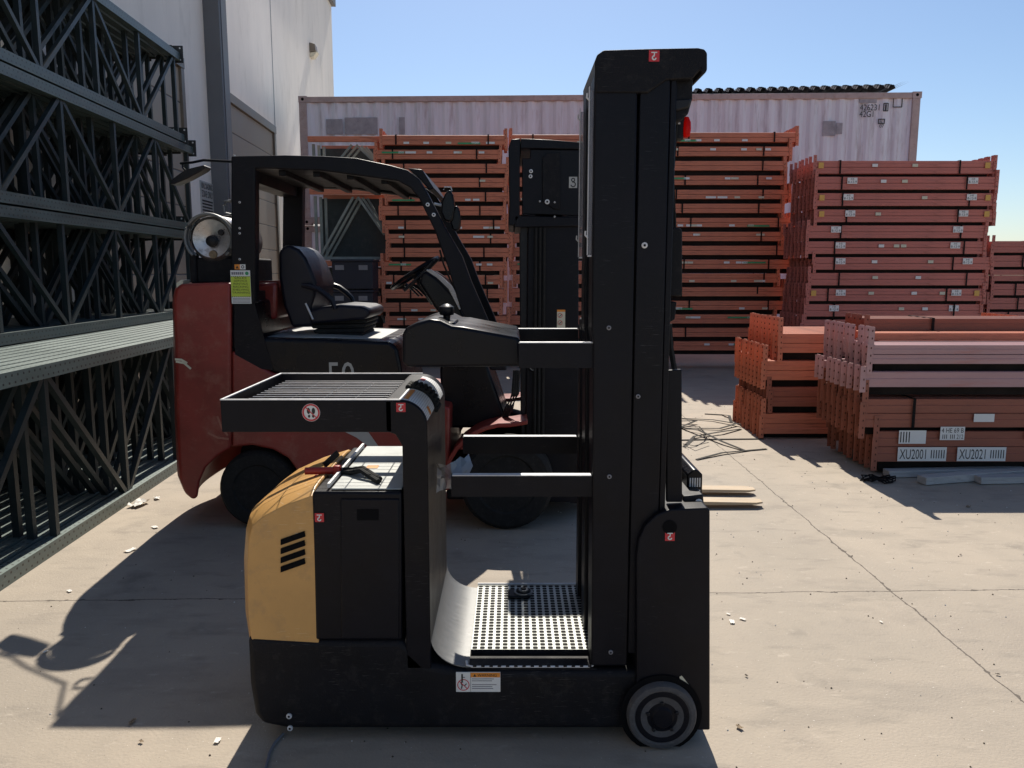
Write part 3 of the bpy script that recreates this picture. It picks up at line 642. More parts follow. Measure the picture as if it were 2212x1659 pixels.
# ---------------------------------------------------------------- order picker
YN, YF = 2.35, 2.98
op = thing('order_picker', 'black order picker with yellow rear cover and tall mast, nearest the camera', 'order picker', (-.1, 2.66, 0))
b = MB(); b.tr([(533, 1374), (690, 1383), (868, 1383), (925, 1436), (1000, 1449), (1278, 1449), (1420, 1449), (1420, 1577), (620, 1577), (565, 1566), (549, 1545), (538, 1480)], YN, YF)
b.build('chassis', M['black2'], op, bevel=.022, seg=4)
# yellow cover
prof = [(-.862, .32), (-.872, .42), (-.868, .60), (-.856, .70), (-.842, .742), (-.80, .772), (-.72, .808), (-.62, .838), (-.615, .834), (-.612, .30), (-.80, .30)]
b = MB()
ny = 12; secs = []
for j in range(ny+1):       # rounded towards both sides in plan
    s_ = j/ny*2-1; y = YN+.004+(YF-YN-.008)*(j/ny)
    k = 1-.16*abs(s_)**6; dz = -.022*abs(s_)**8
    secs.append([(-.612+(x+.612)*k, y, z+(dz if z > .5 else 0)) for x, z in prof])
vs = [p for s_ in secs for p in s_]; n = len(prof)
fs = [(j*n+i, j*n+(i+1) % n, (j+1)*n+(i+1) % n, (j+1)*n+i) for j in range(ny) for i in range(n)]+[tuple(range(n)), tuple(range(ny*n, ny*n+n))]
b.add(vs, fs, M['yellow']); cov = b.build('rear_cover', M['yellow'], op, bevel=.008, seg=3, ang=50)
b = MB(); b.lathe([(0, .012), (.003, .012), (.004, .005)], (-.66, 2.84, .826), 'z', 16, M['steel']); b.build('lock', M['steel'], cov)
for k in range(4):
    y0 = 1166+k*19.6; b = MB(); b.tr([(606, y0), (657, y0-18), (659, y0-6.5), (606, y0+12)], YN-.0015, YN+.03); b.build('vent_slot', M['dark'], cov)
# side panels
b = MB(); b.tr([(674, 1063), (868, 1063), (868, 1383), (681, 1383)], YN+.002, YF-.002); b.build('battery_box', M['black'], op, bevel=.008, seg=3)
b = MB(); b.tr([(735, 1078), (862, 1078), (862, 1380), (737, 1380)], YN-.004, YN+.01); pn = b.build('side_door', M['black'], op, bevel=.004)
b = MB(); b.tr([(771, 1100), (818, 1100), (818, 1124), (771, 1124)], YN-.0055, YN+.0); b.build('door_handle', M['dark'], pn)
b = MB(); X0, X1 = P(712, 1060, YN).x, P(866, 1060, YN).x; zt = P(800, 1063, YN).z
b.box(X0, X1, YN+.02, YF-.01, zt+.001, zt+.006); b.build('lid', M['lid'], op, bevel=.004)
b = MB(); b.bar((X0-.01, YN+.03, zt+.012), (X0-.01, YF-.02, zt+.012), .008, .014, M['steel']); b.build('hinge_strip', M['blackmetal'], op)
b = MB(); c = P(735, 1040, 2.5); b.box(-.50, -.46, 2.62, 2.66, zt+.0065, zt+.0075, M['orangeink']); b.build('lid_label', M['orangeink'], op)
# battery plug and leads lying on the cover
pt = thing('battery_plug', 'red battery connector with handle resting on the yellow cover', 'plug', (P(700, 1018, 2.55).x, 2.55, .86))
c = P(702, 1020, 2.55)
b = MB(); b.tube([(c.x-.065, 2.55, c.z+.004), (c.x+.035, 2.55, c.z+.006)], .0125, 12); b.build('handle', M['redplastic'], pt)
b = MB(); b.box(c.x-.04, c.x+.0, 2.53, 2.58, c.z-.045, c.z-.012); b.build('connector_body', M['redplastic'], pt, bevel=.008)
b = MB(); b.box(c.x+.03, c.x+.055, 2.53, 2.57, c.z-.02, c.z+.025); b.build('collar', M['redplastic'], pt, bevel=.006)
for q in (0, .03): 
    b = MB(); b.tube([(c.x+.05, 2.55+q, c.z), (c.x+.09, 2.53+q, c.z+.005), (c.x+.13, 2.50+q, zt+.03), (c.x+.17, 2.46+q, zt+.018), (c.x+.2, 2.42+q, zt+.014)], .009, 8); b.build('cable', M['rubber'], pt)
b = MB(); b.bar((c.x-.01, 2.58, c.z+.015), (c.x+.03, 2.62, c.z+.05), .006, .02); b.build('latch', M['blackmetal'], pt)
# back wall with its rounded top
xr = P(923, 930, YN).x; xl = P(868, 930, YN).x; zt2 = P(700, 865, YN).z; rr = .082; cx, cz = xr-rr, zt2-rr
pro = [(xl, .25), (xl, zt2-.14), (xl-.02, zt2-.105), (xl-.05, zt2-.095), (xl-.05, zt2)]+[(cx+rr*math.sin(R(a)), cz+rr*math.cos(R(a))) for a in range(0, 91, 9)]+[(xr, .25)]
b = MB(); b.prism(pro, YN, YF); b.build('back_wall', M['black'], op, bevel=.004)
b = MB()
def arc_sheet(b, a0, a1, y0, y1, r, m, n=12):
    vs = []; fs = []; uv = []
    for i in range(n+1):
        a = R(a0+(a1-a0)*i/n)
        for y in (y0, y1): vs.append((cx+r*math.sin(a), y, cz+r*math.cos(a)))
    for i in range(n):
        fs.append((2*i, 2*i+2, 2*i+3, 2*i+1)); u0 = r*R(a0+(a1-a0)*i/n); u1 = r*R(a0+(a1-a0)*(i+1)/n); uv.append([(u0, y0), (u1, y0), (u1, y1), (u0, y1)])
    b.add(vs, fs, m, uv)
arc_sheet(b, -4, 78, YN+.012, YN+.235, rr+.0012, M['print']); arc_sheet(b, 4, 15, YN+.03, YN+.215, rr+.002, M['orangeink']); arc_sheet(b, 58, 76, YN+.09, YN+.13, rr+.002, M['orangeink'])
b.build('warning_label', M['print'], op)
b = MB(); arc_sheet(b, 5, 80, YN+.36, YN+.55, rr+.0012, M['print']); arc_sheet(b, 6, 18, YN+.44, YN+.50, rr+.002, M['redink']); b.build('warning_label', M['print'], op)
b = MB()
for k in range(9):
    a = R(-5+k*11); 
    for y in (YN+.26, YN+.30, YN+.335): b.tube([(cx+(rr+.004)*math.sin(a), y-.014, cz+(rr+.004)*math.cos(a)), (cx+(rr+.004)*math.sin(a), y+.014, cz+(rr+.004)*math.cos(a))], .009, 8)
b.build('ribbed_grip', M['rubber'], op)
# tray over the battery
tl = P(475, 865, YN).x; tlo = zt2-.098
fr = op
b = MB(); b.prism([(tl, zt2), (tl+.001, tlo), (xl-.03, tlo), (xl-.03, zt2)], YN, YN+.008); b.prism([(tl, zt2), (tl+.001, tlo), (xl-.03, tlo), (xl-.03, zt2)], YF-.008, YF)
b.box(tl, tl+.008, YN+.008, YF-.008, tlo, zt2); b.box(xl-.055, xl-.047, YN+.008, YF-.008, tlo, zt2-.003)
tr_ = b.build('tray', M['black'], op, bevel=.0025)
b = MB()
e = .0035
for (x0, x1, y0, y1) in ((tl, cx, YN, YN+.008), (tl, cx, YF-.008, YF), (tl, tl+.008, YN+.008, YF-.008)): b.box(x0, x1, y0, y1, zt2+.0002, zt2+.0035)
b.build('tray_edge_glint', M['steel'], tr_)  # pale strip stands in for the sun glint along the tray rim
b = MB(); b.mi(M['steel'])
for k in range(14):
    y = YN+.045+k*(YF-YN-.09)/13; b.tube([(tl+.03, y, zt2-.022), (xl-.05, y, zt2-.022)], .0013, 8, M['steel'])  # pale tone puts the sun's glints into the long wires
for k in range(5):
    x = tl+.05+k*.105; b.tube([(x, YN+.01, zt2-.030), (x, YF-.01, zt2-.030)], .0018, 6, M['black'])
for y in (YN+.2, YN+.4): b.box(tl+.01, xl-.05, y, y+.03, zt2-.055, zt2-.036, M['black'])
b.build('wire_shelf', M['steel'], tr_)
# no-step sticker
c = P(672, 891, YN); b = MB(); y = YN-.0008
b.disc(c.x, c.z, .0275, y, M['white'], 32); b.disc(c.x, c.z, .0265, y-.0006, M['redink'], 32, .0215)
for sgn in (-1, 1):
    for (dx, dz, rx, rz_) in ((.0075*sgn, .005, .0052, .0095), (.0062*sgn, -.0115, .0036, .0048)):
        b.add([(c.x+dx+rx*math.cos(R(k*24)), y-.0004, c.z+dz+rz_*math.sin(R(k*24))) for k in range(15)], [tuple(range(15))], M['ink'])
b.stroke([(c.x-.017, c.z+.017), (c.x+.017, c.z-.017)], .003, y-.0010, M['redink']); b.build('no_step_sticker', M['white'], tr_)
for (a, c_) in ((866, 880), (690, 1118)): hook_sticker(op, a, c_, YN-.001)
# kick plate
b = MB(); xk0, xk1, zk = xr-.002, P(1012, 1440, YN).x, .25; prof = []
for k in range(11):
    a = R(k*9); prof.append((xk0+(xk1-xk0)*(1-math.cos(a)), zk+.105*(1-math.sin(a))**1.0))
pr_o = prof+[(x+.003*0, z-.003) for x, z in reversed(prof)]
b.prism(pr_o, YN+.015, YF+.02); b.build('kick_plate', M['alu'], op, ang=60)
# platform
xp0, xp1 = xk1+.002, .262
b = MB(); zs = .262; ya, yb = YN+.108, YF+.02
b.add([(xp0, ya, zs), (xp1, ya, zs), (xp1, yb, zs), (xp0, yb, zs)], [(0, 1, 2, 3)], M['tread'], [[(0, 0), (xp1-xp0, 0), (xp1-xp0, yb-ya), (0, yb-ya)]])
b.add([(xp0, ya, zs-.02), (xp1, ya, zs-.02), (xp1, ya, zs), (xp0, ya, zs)], [(0, 1, 2, 3)], M['black2'], [[(9, 9)]*4])
plt = b.build('tread_plate', M['tread'], op)
b = MB(); b.box(xp0-.012, xp1+.01, YN+.012, ya-.001, .225, .246)
b.build('step_edge', M['black2'], op, bevel=.002)
b = MB(); b.tube([(xp0-.01, YN+.03, .262), (xp0-.008, YN+.014, .2555), (xp0+.01, YN+.008, .254), (xp1-.02, YN+.008, .254), (xp1-.004, YN+.012, .2555), (xp1, YN+.03, .264)], .0035, 8)
b.build('step_trim', M['steel'], op)
b = MB()
for k in range(15):
    x = xp0+.012+k*.0262; b.box(x, x+.011, YN+.004, YN+.0125, .2545, .2595)
b.build('step_notch', M['black2'], op)
b = MB(); b.tube([(xp0, yb-.004, zs+.006), (xp1, yb-.004, zs+.006)], .004, 6); b.build('step_trim', M['steel'], op)
b = MB(); c = G(1128, 1288, zs); b.box(c.x-.055, c.x+.03, c.y-.03, c.y+.04, zs+.001, zs+.014); pd = b.build('pedal_base', M['blackmetal'], plt, bevel=.006)
b = MB()
for k, r_ in enumerate((.036, .028, .019, .010)): b.lathe([(0, r_), (.004, r_)], (c.x+.005, c.y+.005, zs+.015+k*.004), 'z', 24, M['alu'] if k % 2 == 0 else M['rubber'])
b.build('pedal', M['alu'], plt)
# warning sign low on the chassis
wl, wr = P(985, 1452, YN), P(1081, 1494, YN); b = MB(); y = YN-.0015
b.box(wl.x, wr.x, y, YN+.002, wr.z, wl.z, M['white']); dv = wl.x+(wr.x-wl.x)*.33
b.box(dv, wr.x-.001, y-.0006, y, wl.z-.0165, wl.z-.001, M['orangeink']); b.text('WARNING', dv+.022, wr.x-.012, wl.z-.014, wl.z-.0045, y-.0012, M['ink'])
b.add([(dv+.008, y-.0012, wl.z-.014), (dv+.018, y-.0012, wl.z-.014), (dv+.013, y-.0012, wl.z-.0045)], [(0, 1, 2)], M['ink'])
for k in range(6):
    if k == 2: continue
    z = wl.z-.023-k*.0065; b.box(dv+.004, wr.x-.012-.015*random.random(), y-.0006, y, z, z+.0022, M['greyink'])
b.box(dv-.0008, dv, y-.0006, y, wr.z, wl.z, M['ink'])
pc = (wl.x+(dv-wl.x)*.5, wr.z+.024); b.disc(pc[0], pc[1], .0195, y-.0006, M['redink'], 28, .0168)
b.stroke([(pc[0]-.012, pc[1]+.012), (pc[0]+.012, pc[1]-.012)], .0025, y-.0016, M['redink'])
b.stroke([(pc[0]-.006, pc[1]-.012), (pc[0]-.004, pc[1]-.001), (pc[0]-.008, pc[1]+.008), (pc[0]-.002, pc[1]+.01)], .0035, y-.001, M['ink']); b.stroke([(pc[0]+.004, pc[1]-.002), (pc[0]+.010, pc[1]+.004)], .003, y-.001, M['ink'])
b.stroke([(pc[0]-.004, pc[1]+.012), (pc[0]-.004, pc[1]+.036)], .005, y-.001, M['ink']); b.stroke([(pc[0]-.001, pc[1]+.026), (pc[0]+.005, pc[1]+.026)], .002, y-.001, M['ink'])
b.build('warning_sign', M['white'], op)
# mast: two rails, cross members
for (ya, yb) in ((YN, YN+.115), (2.60, 2.715)):
    b = MB(); b.prism([(.252, .26), (.243, 1.29), (.238, 1.33), (.236, 2.06), (.36, 2.06), (.366, .26)], ya, yb)
    b.build('mast_cover', M['black'], op, bevel=.006, seg=3)
    b = MB(); xa, xb = .3675, .474
    b.box(xa, xb-.02, ya+.004, yb-.006, .3, 2.05); b.box(xb-.018, xb, ya+.009, yb-.006, .3, 2.05)
    b.build('mast_channel', M['black'], op, bevel=.003)
for z in (.5, 1.0, 1.5, 1.95):
    b = MB(); b.box(.30, .36, YN+.115, 2.60, z, z+.07); b.build('cross_member', M['blackmetal'], op, bevel=.004)
b = MB(); b.tube([(.42, 2.53, .3), (.42, 2.53, 1.9)], .032, 16); b.build('lift_cylinder', M['blackmetal'], op)
b = MB()
for q in (2.50, 2.56): b.tube([(.45, q, .3), (.45, q, 1.95)], .008, 8)
b.build('lift_chain', M['blackmetal'], op)
# clear guards on the operator side
for (ya, yb) in ((YN+.02, YN+.03), (2.68, 2.69)):
    b = MB(); b.box(.2245, .2365, ya, yb, 1.55, 2.02); b.build('clear_guard', M['guard'], op)
    b = MB(); b.box(.2228, .2248, ya-.003, yb+.003, 1.55, 2.03); b.box(.225, .2365, ya-.003, yb+.003, 1.545, 1.5495); b.build('guard_edge', M['steel'], op)
    for z in (1.60, 1.99):
        b = MB(); b.tube([(.224, ya-.006, z), (.216, ya-.006, z+.008), (.217, ya-.006, z+.02)], .003, 6); b.build('guard_clip', M['steel'], op)
b = MB(); b.box(.252, .32, YF-.10, YF-.01, .262, 1.33); b.box(.30, .34, 2.716, YF-.10, .262, .6); b.build('mast_brace', M['black'], op, bevel=.006)
# head
hd = [(1286, 205), (1285, 132), (1290, 118), (1304, 108), (1400, 105), (1508, 103), (1522, 106), (1528, 114), (1528, 151), (1523, 159), (1517, 158), (1514, 149), (1497, 169), (1496, 213), (1487, 246), (1470, 262), (1446, 262), (1443, 205)]
b = MB(); b.tr([(1286, 200), (1285, 132), (1290, 118), (1304, 108), (1400, 105), (1508, 103), (1522, 106), (1528, 114), (1528, 151), (1523, 159), (1517, 158), (1514, 149), (1497, 169), (1440, 172), (1400, 200)], YN-.006, 2.721)
hood = b.build('mast_hood', M['black2'], op, bevel=.012, seg=4)
b = MB(); b.tr([(1440, 168), (1497, 166), (1496, 213), (1487, 246), (1470, 262), (1448, 262)], YN+.03, 2.69); b.build('hood_bracket', M['black2'], hood, bevel=.005)
b = MB(); b.tr([(1452, 215), (1494, 213), (1488, 232), (1460, 240)], YN+.018, YN+.03); b.build('hood_bracket', M['blackmetal'], hood, bevel=.004)
c = P(1463, 272, 2.52); b = MB(); b.lathe([(-.045, .012), (-.04, .02), (.03, .022), (.04, .014)], c, 'z', 16); lb = b.build('lamp_body', M['black2'], op)
c = P(1482, 272, 2.52); b = MB(); b.lathe([(-.034, .008), (-.030, .013), (-.01, .0155), (.01, .0145), (.026, .008)], c, 'z', 20); b.build('lamp_lens', M['lens'], lb)
b = MB(); c = P(1455, 268, 2.50); b.tube([(c.x-.02, 2.50, c.z+.005), (c.x+.02, 2.5, c.z+.002)], .003, 6); b.build('lamp_bracket', M['steel'], lb)
hook_sticker(op, 1413, 121, YN-.0065, .03)
# boxes and leads behind the rail
b = MB(); b.tr([(1441, 492), (1470, 492), (1474, 498), (1474, 640), (1441, 640)], YN+.05, YN+.20); b.build('junction_box', M['black2'], op, bevel=.004)
b = MB(); b.tr([(1441, 652), (1462, 652), (1458, 690), (1441, 700)], YN+.06, YN+.14); b.build('cable_guide', M['black2'], op, bevel=.003)
b = MB(); b.tr([(1440, 800), (1473, 798), (1474, 1085), (1440, 1085)], YN+.03, YN+.05); b.build('guard_plate', M['black'], op, bevel=.003)
for k in range(3):
    b = MB(); p0 = P(1450+6*k, 262, YN+.12); p1 = P(1448+5*k, 492, YN+.12); p2 = P(1446, 700, YN+.12); p3 = P(1457, 800, YN+.12)
    b.tube([p0, (p0+p1)/2+Vector((-.01, 0, 0)), p1], .005, 6)
    if k == 0: b.tube([p2, (p2+p3)/2+Vector((-.004, 0, 0)), p3], .009, 6)
    b.build('cable', M['rubber'], op)
# front fairing, wheel
fo = [(1375, 1578), (1375, 1200), (1380, 1165), (1394, 1135), (1418, 1112), (1450, 1100), (1529, 1097), (1534, 1103), (1534, 1578)]
b = MB(); b.tr(fo, YN-.02, YF+.02); fa = b.build('front_fairing', M['black'], op, bevel=.012, seg=4)
c = P(1447, 1139, YN-.022); b = MB(); b.lathe([(-.001, .022), (0, .022)], c, 'y', 24); b.build('lifting_eye', M['dark'], fa)
hook_sticker(fa, 1447, 1158, YN-.0215, .03)
b = MB(); wx = P(1430, 1540, YN-.04).x; wc = Vector((wx, YN-.025, .113))
b.lathe([(-.001, .130), (0, .130)], wc, 'y', 40); b.build('wheel_arch', M['dark'], fa)
b = MB(); b.lathe([(-.022, .086), (-.026, .092), (-.024, .104), (-.014, .110), (.05, .110)], wc, 'y', 48); wh_ = b.build('wheel', M['greytyre'], op)
b = MB(); b.lathe([(-.030, .018), (-.030, .030), (-.024, .036), (-.020, .060), (-.024, .076), (-.0235, .085), (-.02, .0865)], wc, 'y', 40); b.build('hub', M['black'], wh_)
for k in range(5):
    a = R(72*k+20); b = MB(); b.lathe([(-.030, .004), (-.029, .006), (-.02, .006)], wc+Vector((.048*math.cos(a), 0, .048*math.sin(a))), 'y', 6); b.build('bolt', M['blackmetal'], wh_)
b = MB(); c1 = P(1452, 1466, YN-.022); 
b = MB(); b.tr([(1468, 1462), (1473, 1460), (1490, 1482), (1494, 1495), (1507, 1532), (1504, 1534), (1488, 1502), (1472, 1484)], YN-.024, YN-.0215); b.build('sun_sliver', M['cream'], fa)  # cream shape painted as a sliver of sunlight on the fairing
# load guard behind the fairing
b = MB(); gx0, gx1 = .572, .622; b.prism([(gx0, .70), (gx0, .845), (gx0+.02, .862), (gx1-.018, .862), (gx1, .846), (gx1+.002, .70)], 2.50, 3.02)
gd = b.build('load_guard', M['glossblack'], op, bevel=.004)
b = MB(); b.prism([(.548, .70), (.548, .80), (.572, .845), (.572, .70)], 2.62, 3.0); b.build('guard_side', M['glossblack'], gd, bevel=.003)
b = MB()
for k in range(5):
    x = .580+k*.0078
    for z in (.765, .805): b.box(x, x+.004, 2.4975, 2.502, z, z+.030)
b.build('guard_slot', M['steel'], gd)
b = MB(); b.tr([(1476, 1072), (1519, 1068), (1522, 1098), (1476, 1098)], YN+.06, YN+.3); b.build('carriage_block', M['blackmetal'], op, bevel=.004)
bolt(op, 1509, 1085, YN+.058, .012)
for (a, c_) in ((1315, 708), (1316, 1029), (1319, 1408), (1378, 856)): bolt(op, a, c_, YN-.0005, .007, M['greyink'])
bolt(op, 1392, 530, YN+.002, .009)
for (a, c_) in ((625, 1546), (627, 1572)): bolt(op, a, c_, YN-.0005, .009)
# console on two arms, side gates
co_ = [(869, 722), (877, 707), (900, 697), (927, 689), (951, 692), (976, 704), (1000, 706), (1117, 728), (1124, 734), (1126, 792), (880, 794), (869, 784)]
b = MB(); b.tr(co_, YN+.07, YF-.05); cs_ = b.build('console', M['glossblack'], op, bevel=.012, seg=4)
b = MB(); b.tr([(985, 700), (1005, 693), (1117, 716), (1120, 726), (1000, 707)], YN+.36, YF-.03); b.build('console_top', M['glossblack'], cs_, bevel=.006, seg=3)
c = P(965, 668, YN+.22); b = MB(); b.lathe([(-.05, .010), (-.02, .012), (-.018, .022), (-.005, .0265), (.008, .024), (.016, .012), (.018, .003)], c, 'z', 24); b.build('steer_knob', M['glossblack'], cs_)
b = MB(); c = P(950, 698, YN+.15); b.box(c.x-.03, c.x+.05, YN+.14, YN+.3, c.z-.02, c.z+.004); b.build('knob_base', M['glossblack'], cs_, bevel=.006)
for (p0, p1, yy) in (((1124, 741), (1279, 786), YN+.008), ((1010, 937), (1246, 975), YF-.03)):
    pass
zu, zl = P(1200, 741, YN+.02).z, P(1100, 1027, YN+.02).z
cxr = P(1120, 760, YN+.1).x
for y in (YN+.01, YF-.04):
    b = MB(); b.box(cxr, .248, y, y+.028, zu-.075, zu, M['black']); b.box(cxr+.003, .245, y+.001, y+.027, zu+.0002, zu+.003, M['steel']); b.build('console_arm', M['black'], op)  # pale top strip paints the sunlit edge of the black arm
    b = MB(); x0 = P(975, 1030, YN+.02).x; b.box(x0, .248, y, y+.028, zl-.065, zl, M['black']); b.box(x0+.003, .245, y+.001, y+.027, zl+.0002, zl+.003, M['steel']); b.build('side_gate', M['black'], op)  # sunlit upper edge of the gate painted as a pale strip
# plastic film caught on the back wall, cable on the ground
b = MB(); c = P(925, 1025, 2.6); vs = []; random.seed(5)
nx, nz = 9, 7
for i in range(nx):
    for j in range(nz):
        u = i/(nx-1); v = j/(nz-1)
        vs.append((xr+.004+u*.125*(1-.5*abs(v-.7)), 2.55+.05*math.sin(5*u+3*v)+random.uniform(-.02, .02), c.z-.055+v*.11*(1-.2*u)+random.uniform(-.006, .006)+.03*u))
b.add(vs, [(i*nz+j, (i+1)*nz+j, (i+1)*nz+j+1, i*nz+j+1) for i in range(nx-1) for j in range(nz-1)], M['film'])
o = b.build('plastic_film', M['film'], None, org=(xr, 2.55, c.z), ang=10); tag(o, 'torn clear plastic film hanging on the order picker back wall', 'plastic film')
b = MB(); pts = [G(612, 1588), G(592, 1610), G(582, 1630), G(574, 1662), G(570, 1720)]
b.tube([p+Vector((0, 0, .006)) for p in pts], .0045, 6); tag(b.build('ground_cable', M['greyink'], None, org=tuple(pts[0])), 'thin grey cable trailing on the concrete from the order picker', 'cable')
# ---------------------------------------------------------------- forklift
random.seed(11)
FN, FF = 4.45, 5.52
fk = thing('forklift', 'maroon and black counterbalance forklift with propane tank, behind the order picker', 'forklift', (-.7, 5, 0))
# counterweight: rounded in plan
cw = XZ([(376, 650), (380, 624), (392, 613), (470, 610), (498, 611), (498, 968), (470, 985), (445, 1010), (432, 1040), (427, 1076), (416, 1080), (400, 1066), (389, 1035), (384, 940)], FN)
b = MB(); ny = 14; n = len(cw); xm = cw[4][0]; vs = []
for j in range(ny+1):
    s_ = j/ny*2-1; y = FN+(FF-FN)*j/ny; k = 1-.30*abs(s_)**5*0-.0
    bulge = .14*(1-abs(s_)**2.6)
    for (x, z) in cw:
        f_ = (xm-x)/(xm-cw[0][0]) if x < xm else 0
        vs.append((x-bulge*max(0, f_-.1), y, z))
b.add(vs, [(j*n+i, j*n+(i+1) % n, (j+1)*n+(i+1) % n, (j+1)*n+i) for j in range(ny) for i in range(n)]+[tuple(range(n)), tuple(range(ny*n, ny*n+n))], M['red'])
cwo = b.build('counterweight', M['red'], fk, bevel=.03, seg=4, ang=45)
b = MB(); b.tr([(380, 612), (392, 604), (396, 605), (393, 617), (381, 625)], FN+.02, FN+.12); b.build('lifting_lug', M['cream'], cwo, bevel=.004)
b = MB(); b.tr([(500, 757), (590, 806), (700, 830), (870, 862), (972, 880), (972, 1060), (700, 1075), (648, 1040), (640, 1015), (622, 990), (590, 972), (545, 962), (500, 966)], FN+.015, FF-.015); bd = b.build('body', M['red'], fk, bevel=.015, seg=3)
b = MB(); b.tr([(735, 928), (796, 934), (820, 968), (800, 968), (770, 945)], FN+.012, FN+.0148); b.build('body_stripe', M['greypaint'], bd)
b = MB(); b.tr([(610, 608), (618, 604), (598, 606), (551, 607), (551, 655), (598, 640)], FN+.35, FF-.2); b.build('counterweight_step', M['red'], cwo, bevel=.01)
b = MB(); b.tr([(551, 612), (598, 610), (596, 690), (551, 690)], FN+.3, FF-.3); b.build('counterweight_top', M['red'], cwo, bevel=.02)
for q in (((379, 776), (392, 777), (404, 784)), ((381, 781), (398, 784), (412, 796)), ((470, 900), (480, 925), (492, 940)), ((450, 935), (470, 945), (494, 948))):
    b = MB(); pp = XZ(q, FN-.001); b.stroke(pp, .012, FN-.0035, M['cream'] if q[0][0] < 400 else M['scuff']); b.build('scrape', M['scuff'], cwo)
for k in range(3):
    b = MB(); b.tube([P(1158+9*k, 492, 4.60), P(1156+9*k, 780, 4.60), P(1154+9*k, 1000, 4.60)], .009, 8); b.build('hydraulic_hose', M['rubber'], fk)
# hood
b = MB(); b.tr([(499, 650), (551, 650), (556, 731), (700, 733), (842, 738), (858, 752), (866, 790), (872, 861), (700, 829), (590, 805), (499, 756)], FN+.02, FF-.02); hdn = b.build('engine_hood', M['glossblack'], fk, bevel=.02, seg=4)
b = MB(); q0 = P(708, 802, FN+.018); q1 = P(765, 782, FN+.018); hh = q1.z-q0.z; b.text('50', q0.x, q1.x, q0.z-.1, q1.z, FN+.0165, M['greypaint']); b.build('number', M['greypaint'], hdn)
b = MB(); b.tr([(555, 728), (700, 728), (845, 735), (845, 738), (555, 733)], FN+.12, FF-.12); b.build('hood_top_sunlit', M['greypaint'], hdn, bevel=.005)  # grey plate paints sunlight onto the top of the black hood
# wheels
def wheel(px, Y0, wd, r, nm):
    gx = (px-1106)/F*(Y0*.99+.2); c = Vector((gx, Y0, r))
    b = MB(); b.lathe([(0.012, r*.60), (0, r*.64), (0, r*.90), (.02, r*.98), (.05, r), (wd-.05, r), (wd-.02, r*.98), (wd, r*.9), (wd, r*.6)], c, 'y', 40); t_ = b.build('wheel', M['rubber'], fk)
    b = MB(); b.lathe([(.035, r*.2), (.035, r*.42), (.02, r*.45), (.02, r*.598), (.06, r*.598)], c, 'y', 32); h_ = b.build('rim', M['blackmetal'], t_)
    for k in range(6):
        a = R(60*k+15); b = MB(); b.lathe([(-.0, .010), (.02, .012)], c+Vector((r*.33*math.cos(a), .018, r*.33*math.sin(a))), 'y', 6); b.build('lug_nut', M['steel'], t_)
wheel(560, FN+.03, .18, .235, 'r'); wheel(560, FF-.2, .18, .235, 'r'); wheel(1095, FN-.01, .2, .275, 'f'); wheel(1095, FF-.2, .2, .275, 'f')
# front fender
for y in (FN-.02, FF-.2):
    c = Vector(((1095-1106)/F*4.65, 0, .275)); b = MB(); pts = []
    for k in range(9):
        a = R(178-k*11.5); pts.append((c.x+.35*math.cos(a), c.z+.345*math.sin(a)))
    pts += [(c.x+.12, c.z+.36), (c.x+.12, c.z+.385)]
    for k in range(8, -1, -1):
        a = R(178-k*11.5); pts.append((c.x+.375*math.cos(a), c.z+.37*math.sin(a)))
    b.prism(pts, y, y+.22); b.build('fender', M['red'], fk, bevel=.006)
b = MB(); b.box(-.35, .15, FN+.2, FF-.2, .30, .40); b.build('floor_plate', M['rubber'], fk, bevel=.006)
b = MB(); b.box(-.40, .16, FN+.22, FF-.22, .12, .299); b.build('under_frame', M['blackmetal'], fk, bevel=.01)
for z in (.32, .50):
    b = MB(); b.box(-.30, .02, FN+.01, FN+.2, z-.02, z); b.build('step', M['red'], fk, bevel=.004)
# dash cowl, steering wheel, levers
b = MB(); b.tr([(904, 612), (909, 592), (921, 584), (950, 604), (991, 648), (1000, 672), (1055, 795), (1093, 905), (1096, 925), (955, 925), (950, 800), (965, 700), (935, 660)], 4.66, 5.3); cwl = b.build('dash_cowl', M['glossblack'], fk, bevel=.02, seg=4)
b = MB()
for k in range(3):
    a = P(925+4*k, 580, 4.66+.02*k); pts = [P(x_+4*k, y_, 4.655-.002*k) for x_, y_ in ((922, 583), (945, 598), (970, 622), (994, 668))]; b.tube(pts, .006, 6)
b.build('dash_trim', M['steel'], cwl)
sc = P(897, 590, 4.98); ax = Vector((-.55, 0, .84)).normalized(); a1 = ax.cross(Vector((0, 1, 0))).normalized(); a2 = Vector((0, 1, 0))
b = MB(); b.tube([sc+(a1*math.cos(R(15*k))+a2*math.sin(R(15*k)))*.17 for k in range(25)], .014, 8, cap=False)
b.tube([sc-a2*.16, sc, sc+a2*.16], .012, 8); b.tube([sc, sc-ax*.22], .03, 10); b.build('steering_wheel', M['glossblack'], cwl)
b = MB(); b.tube([P(872, 628, 4.7), P(905, 600, 4.72), P(925, 580, 4.72), P(938, 566, 4.72), P(947, 560, 4.72)], [.010, .012, .012, .014, .008], 8); b.build('lever', M['glossblack'], cwl)
for k in range(3):
    b = MB(); p0 = P(905+8*k, 640, 4.78+.05*k); b.tube([p0, p0+Vector((-.05, 0, .05)), p0+Vector((-.08, 0, .07))], [.006, .006, .013], 8); b.build('lever', M['glossblack'], cwl)
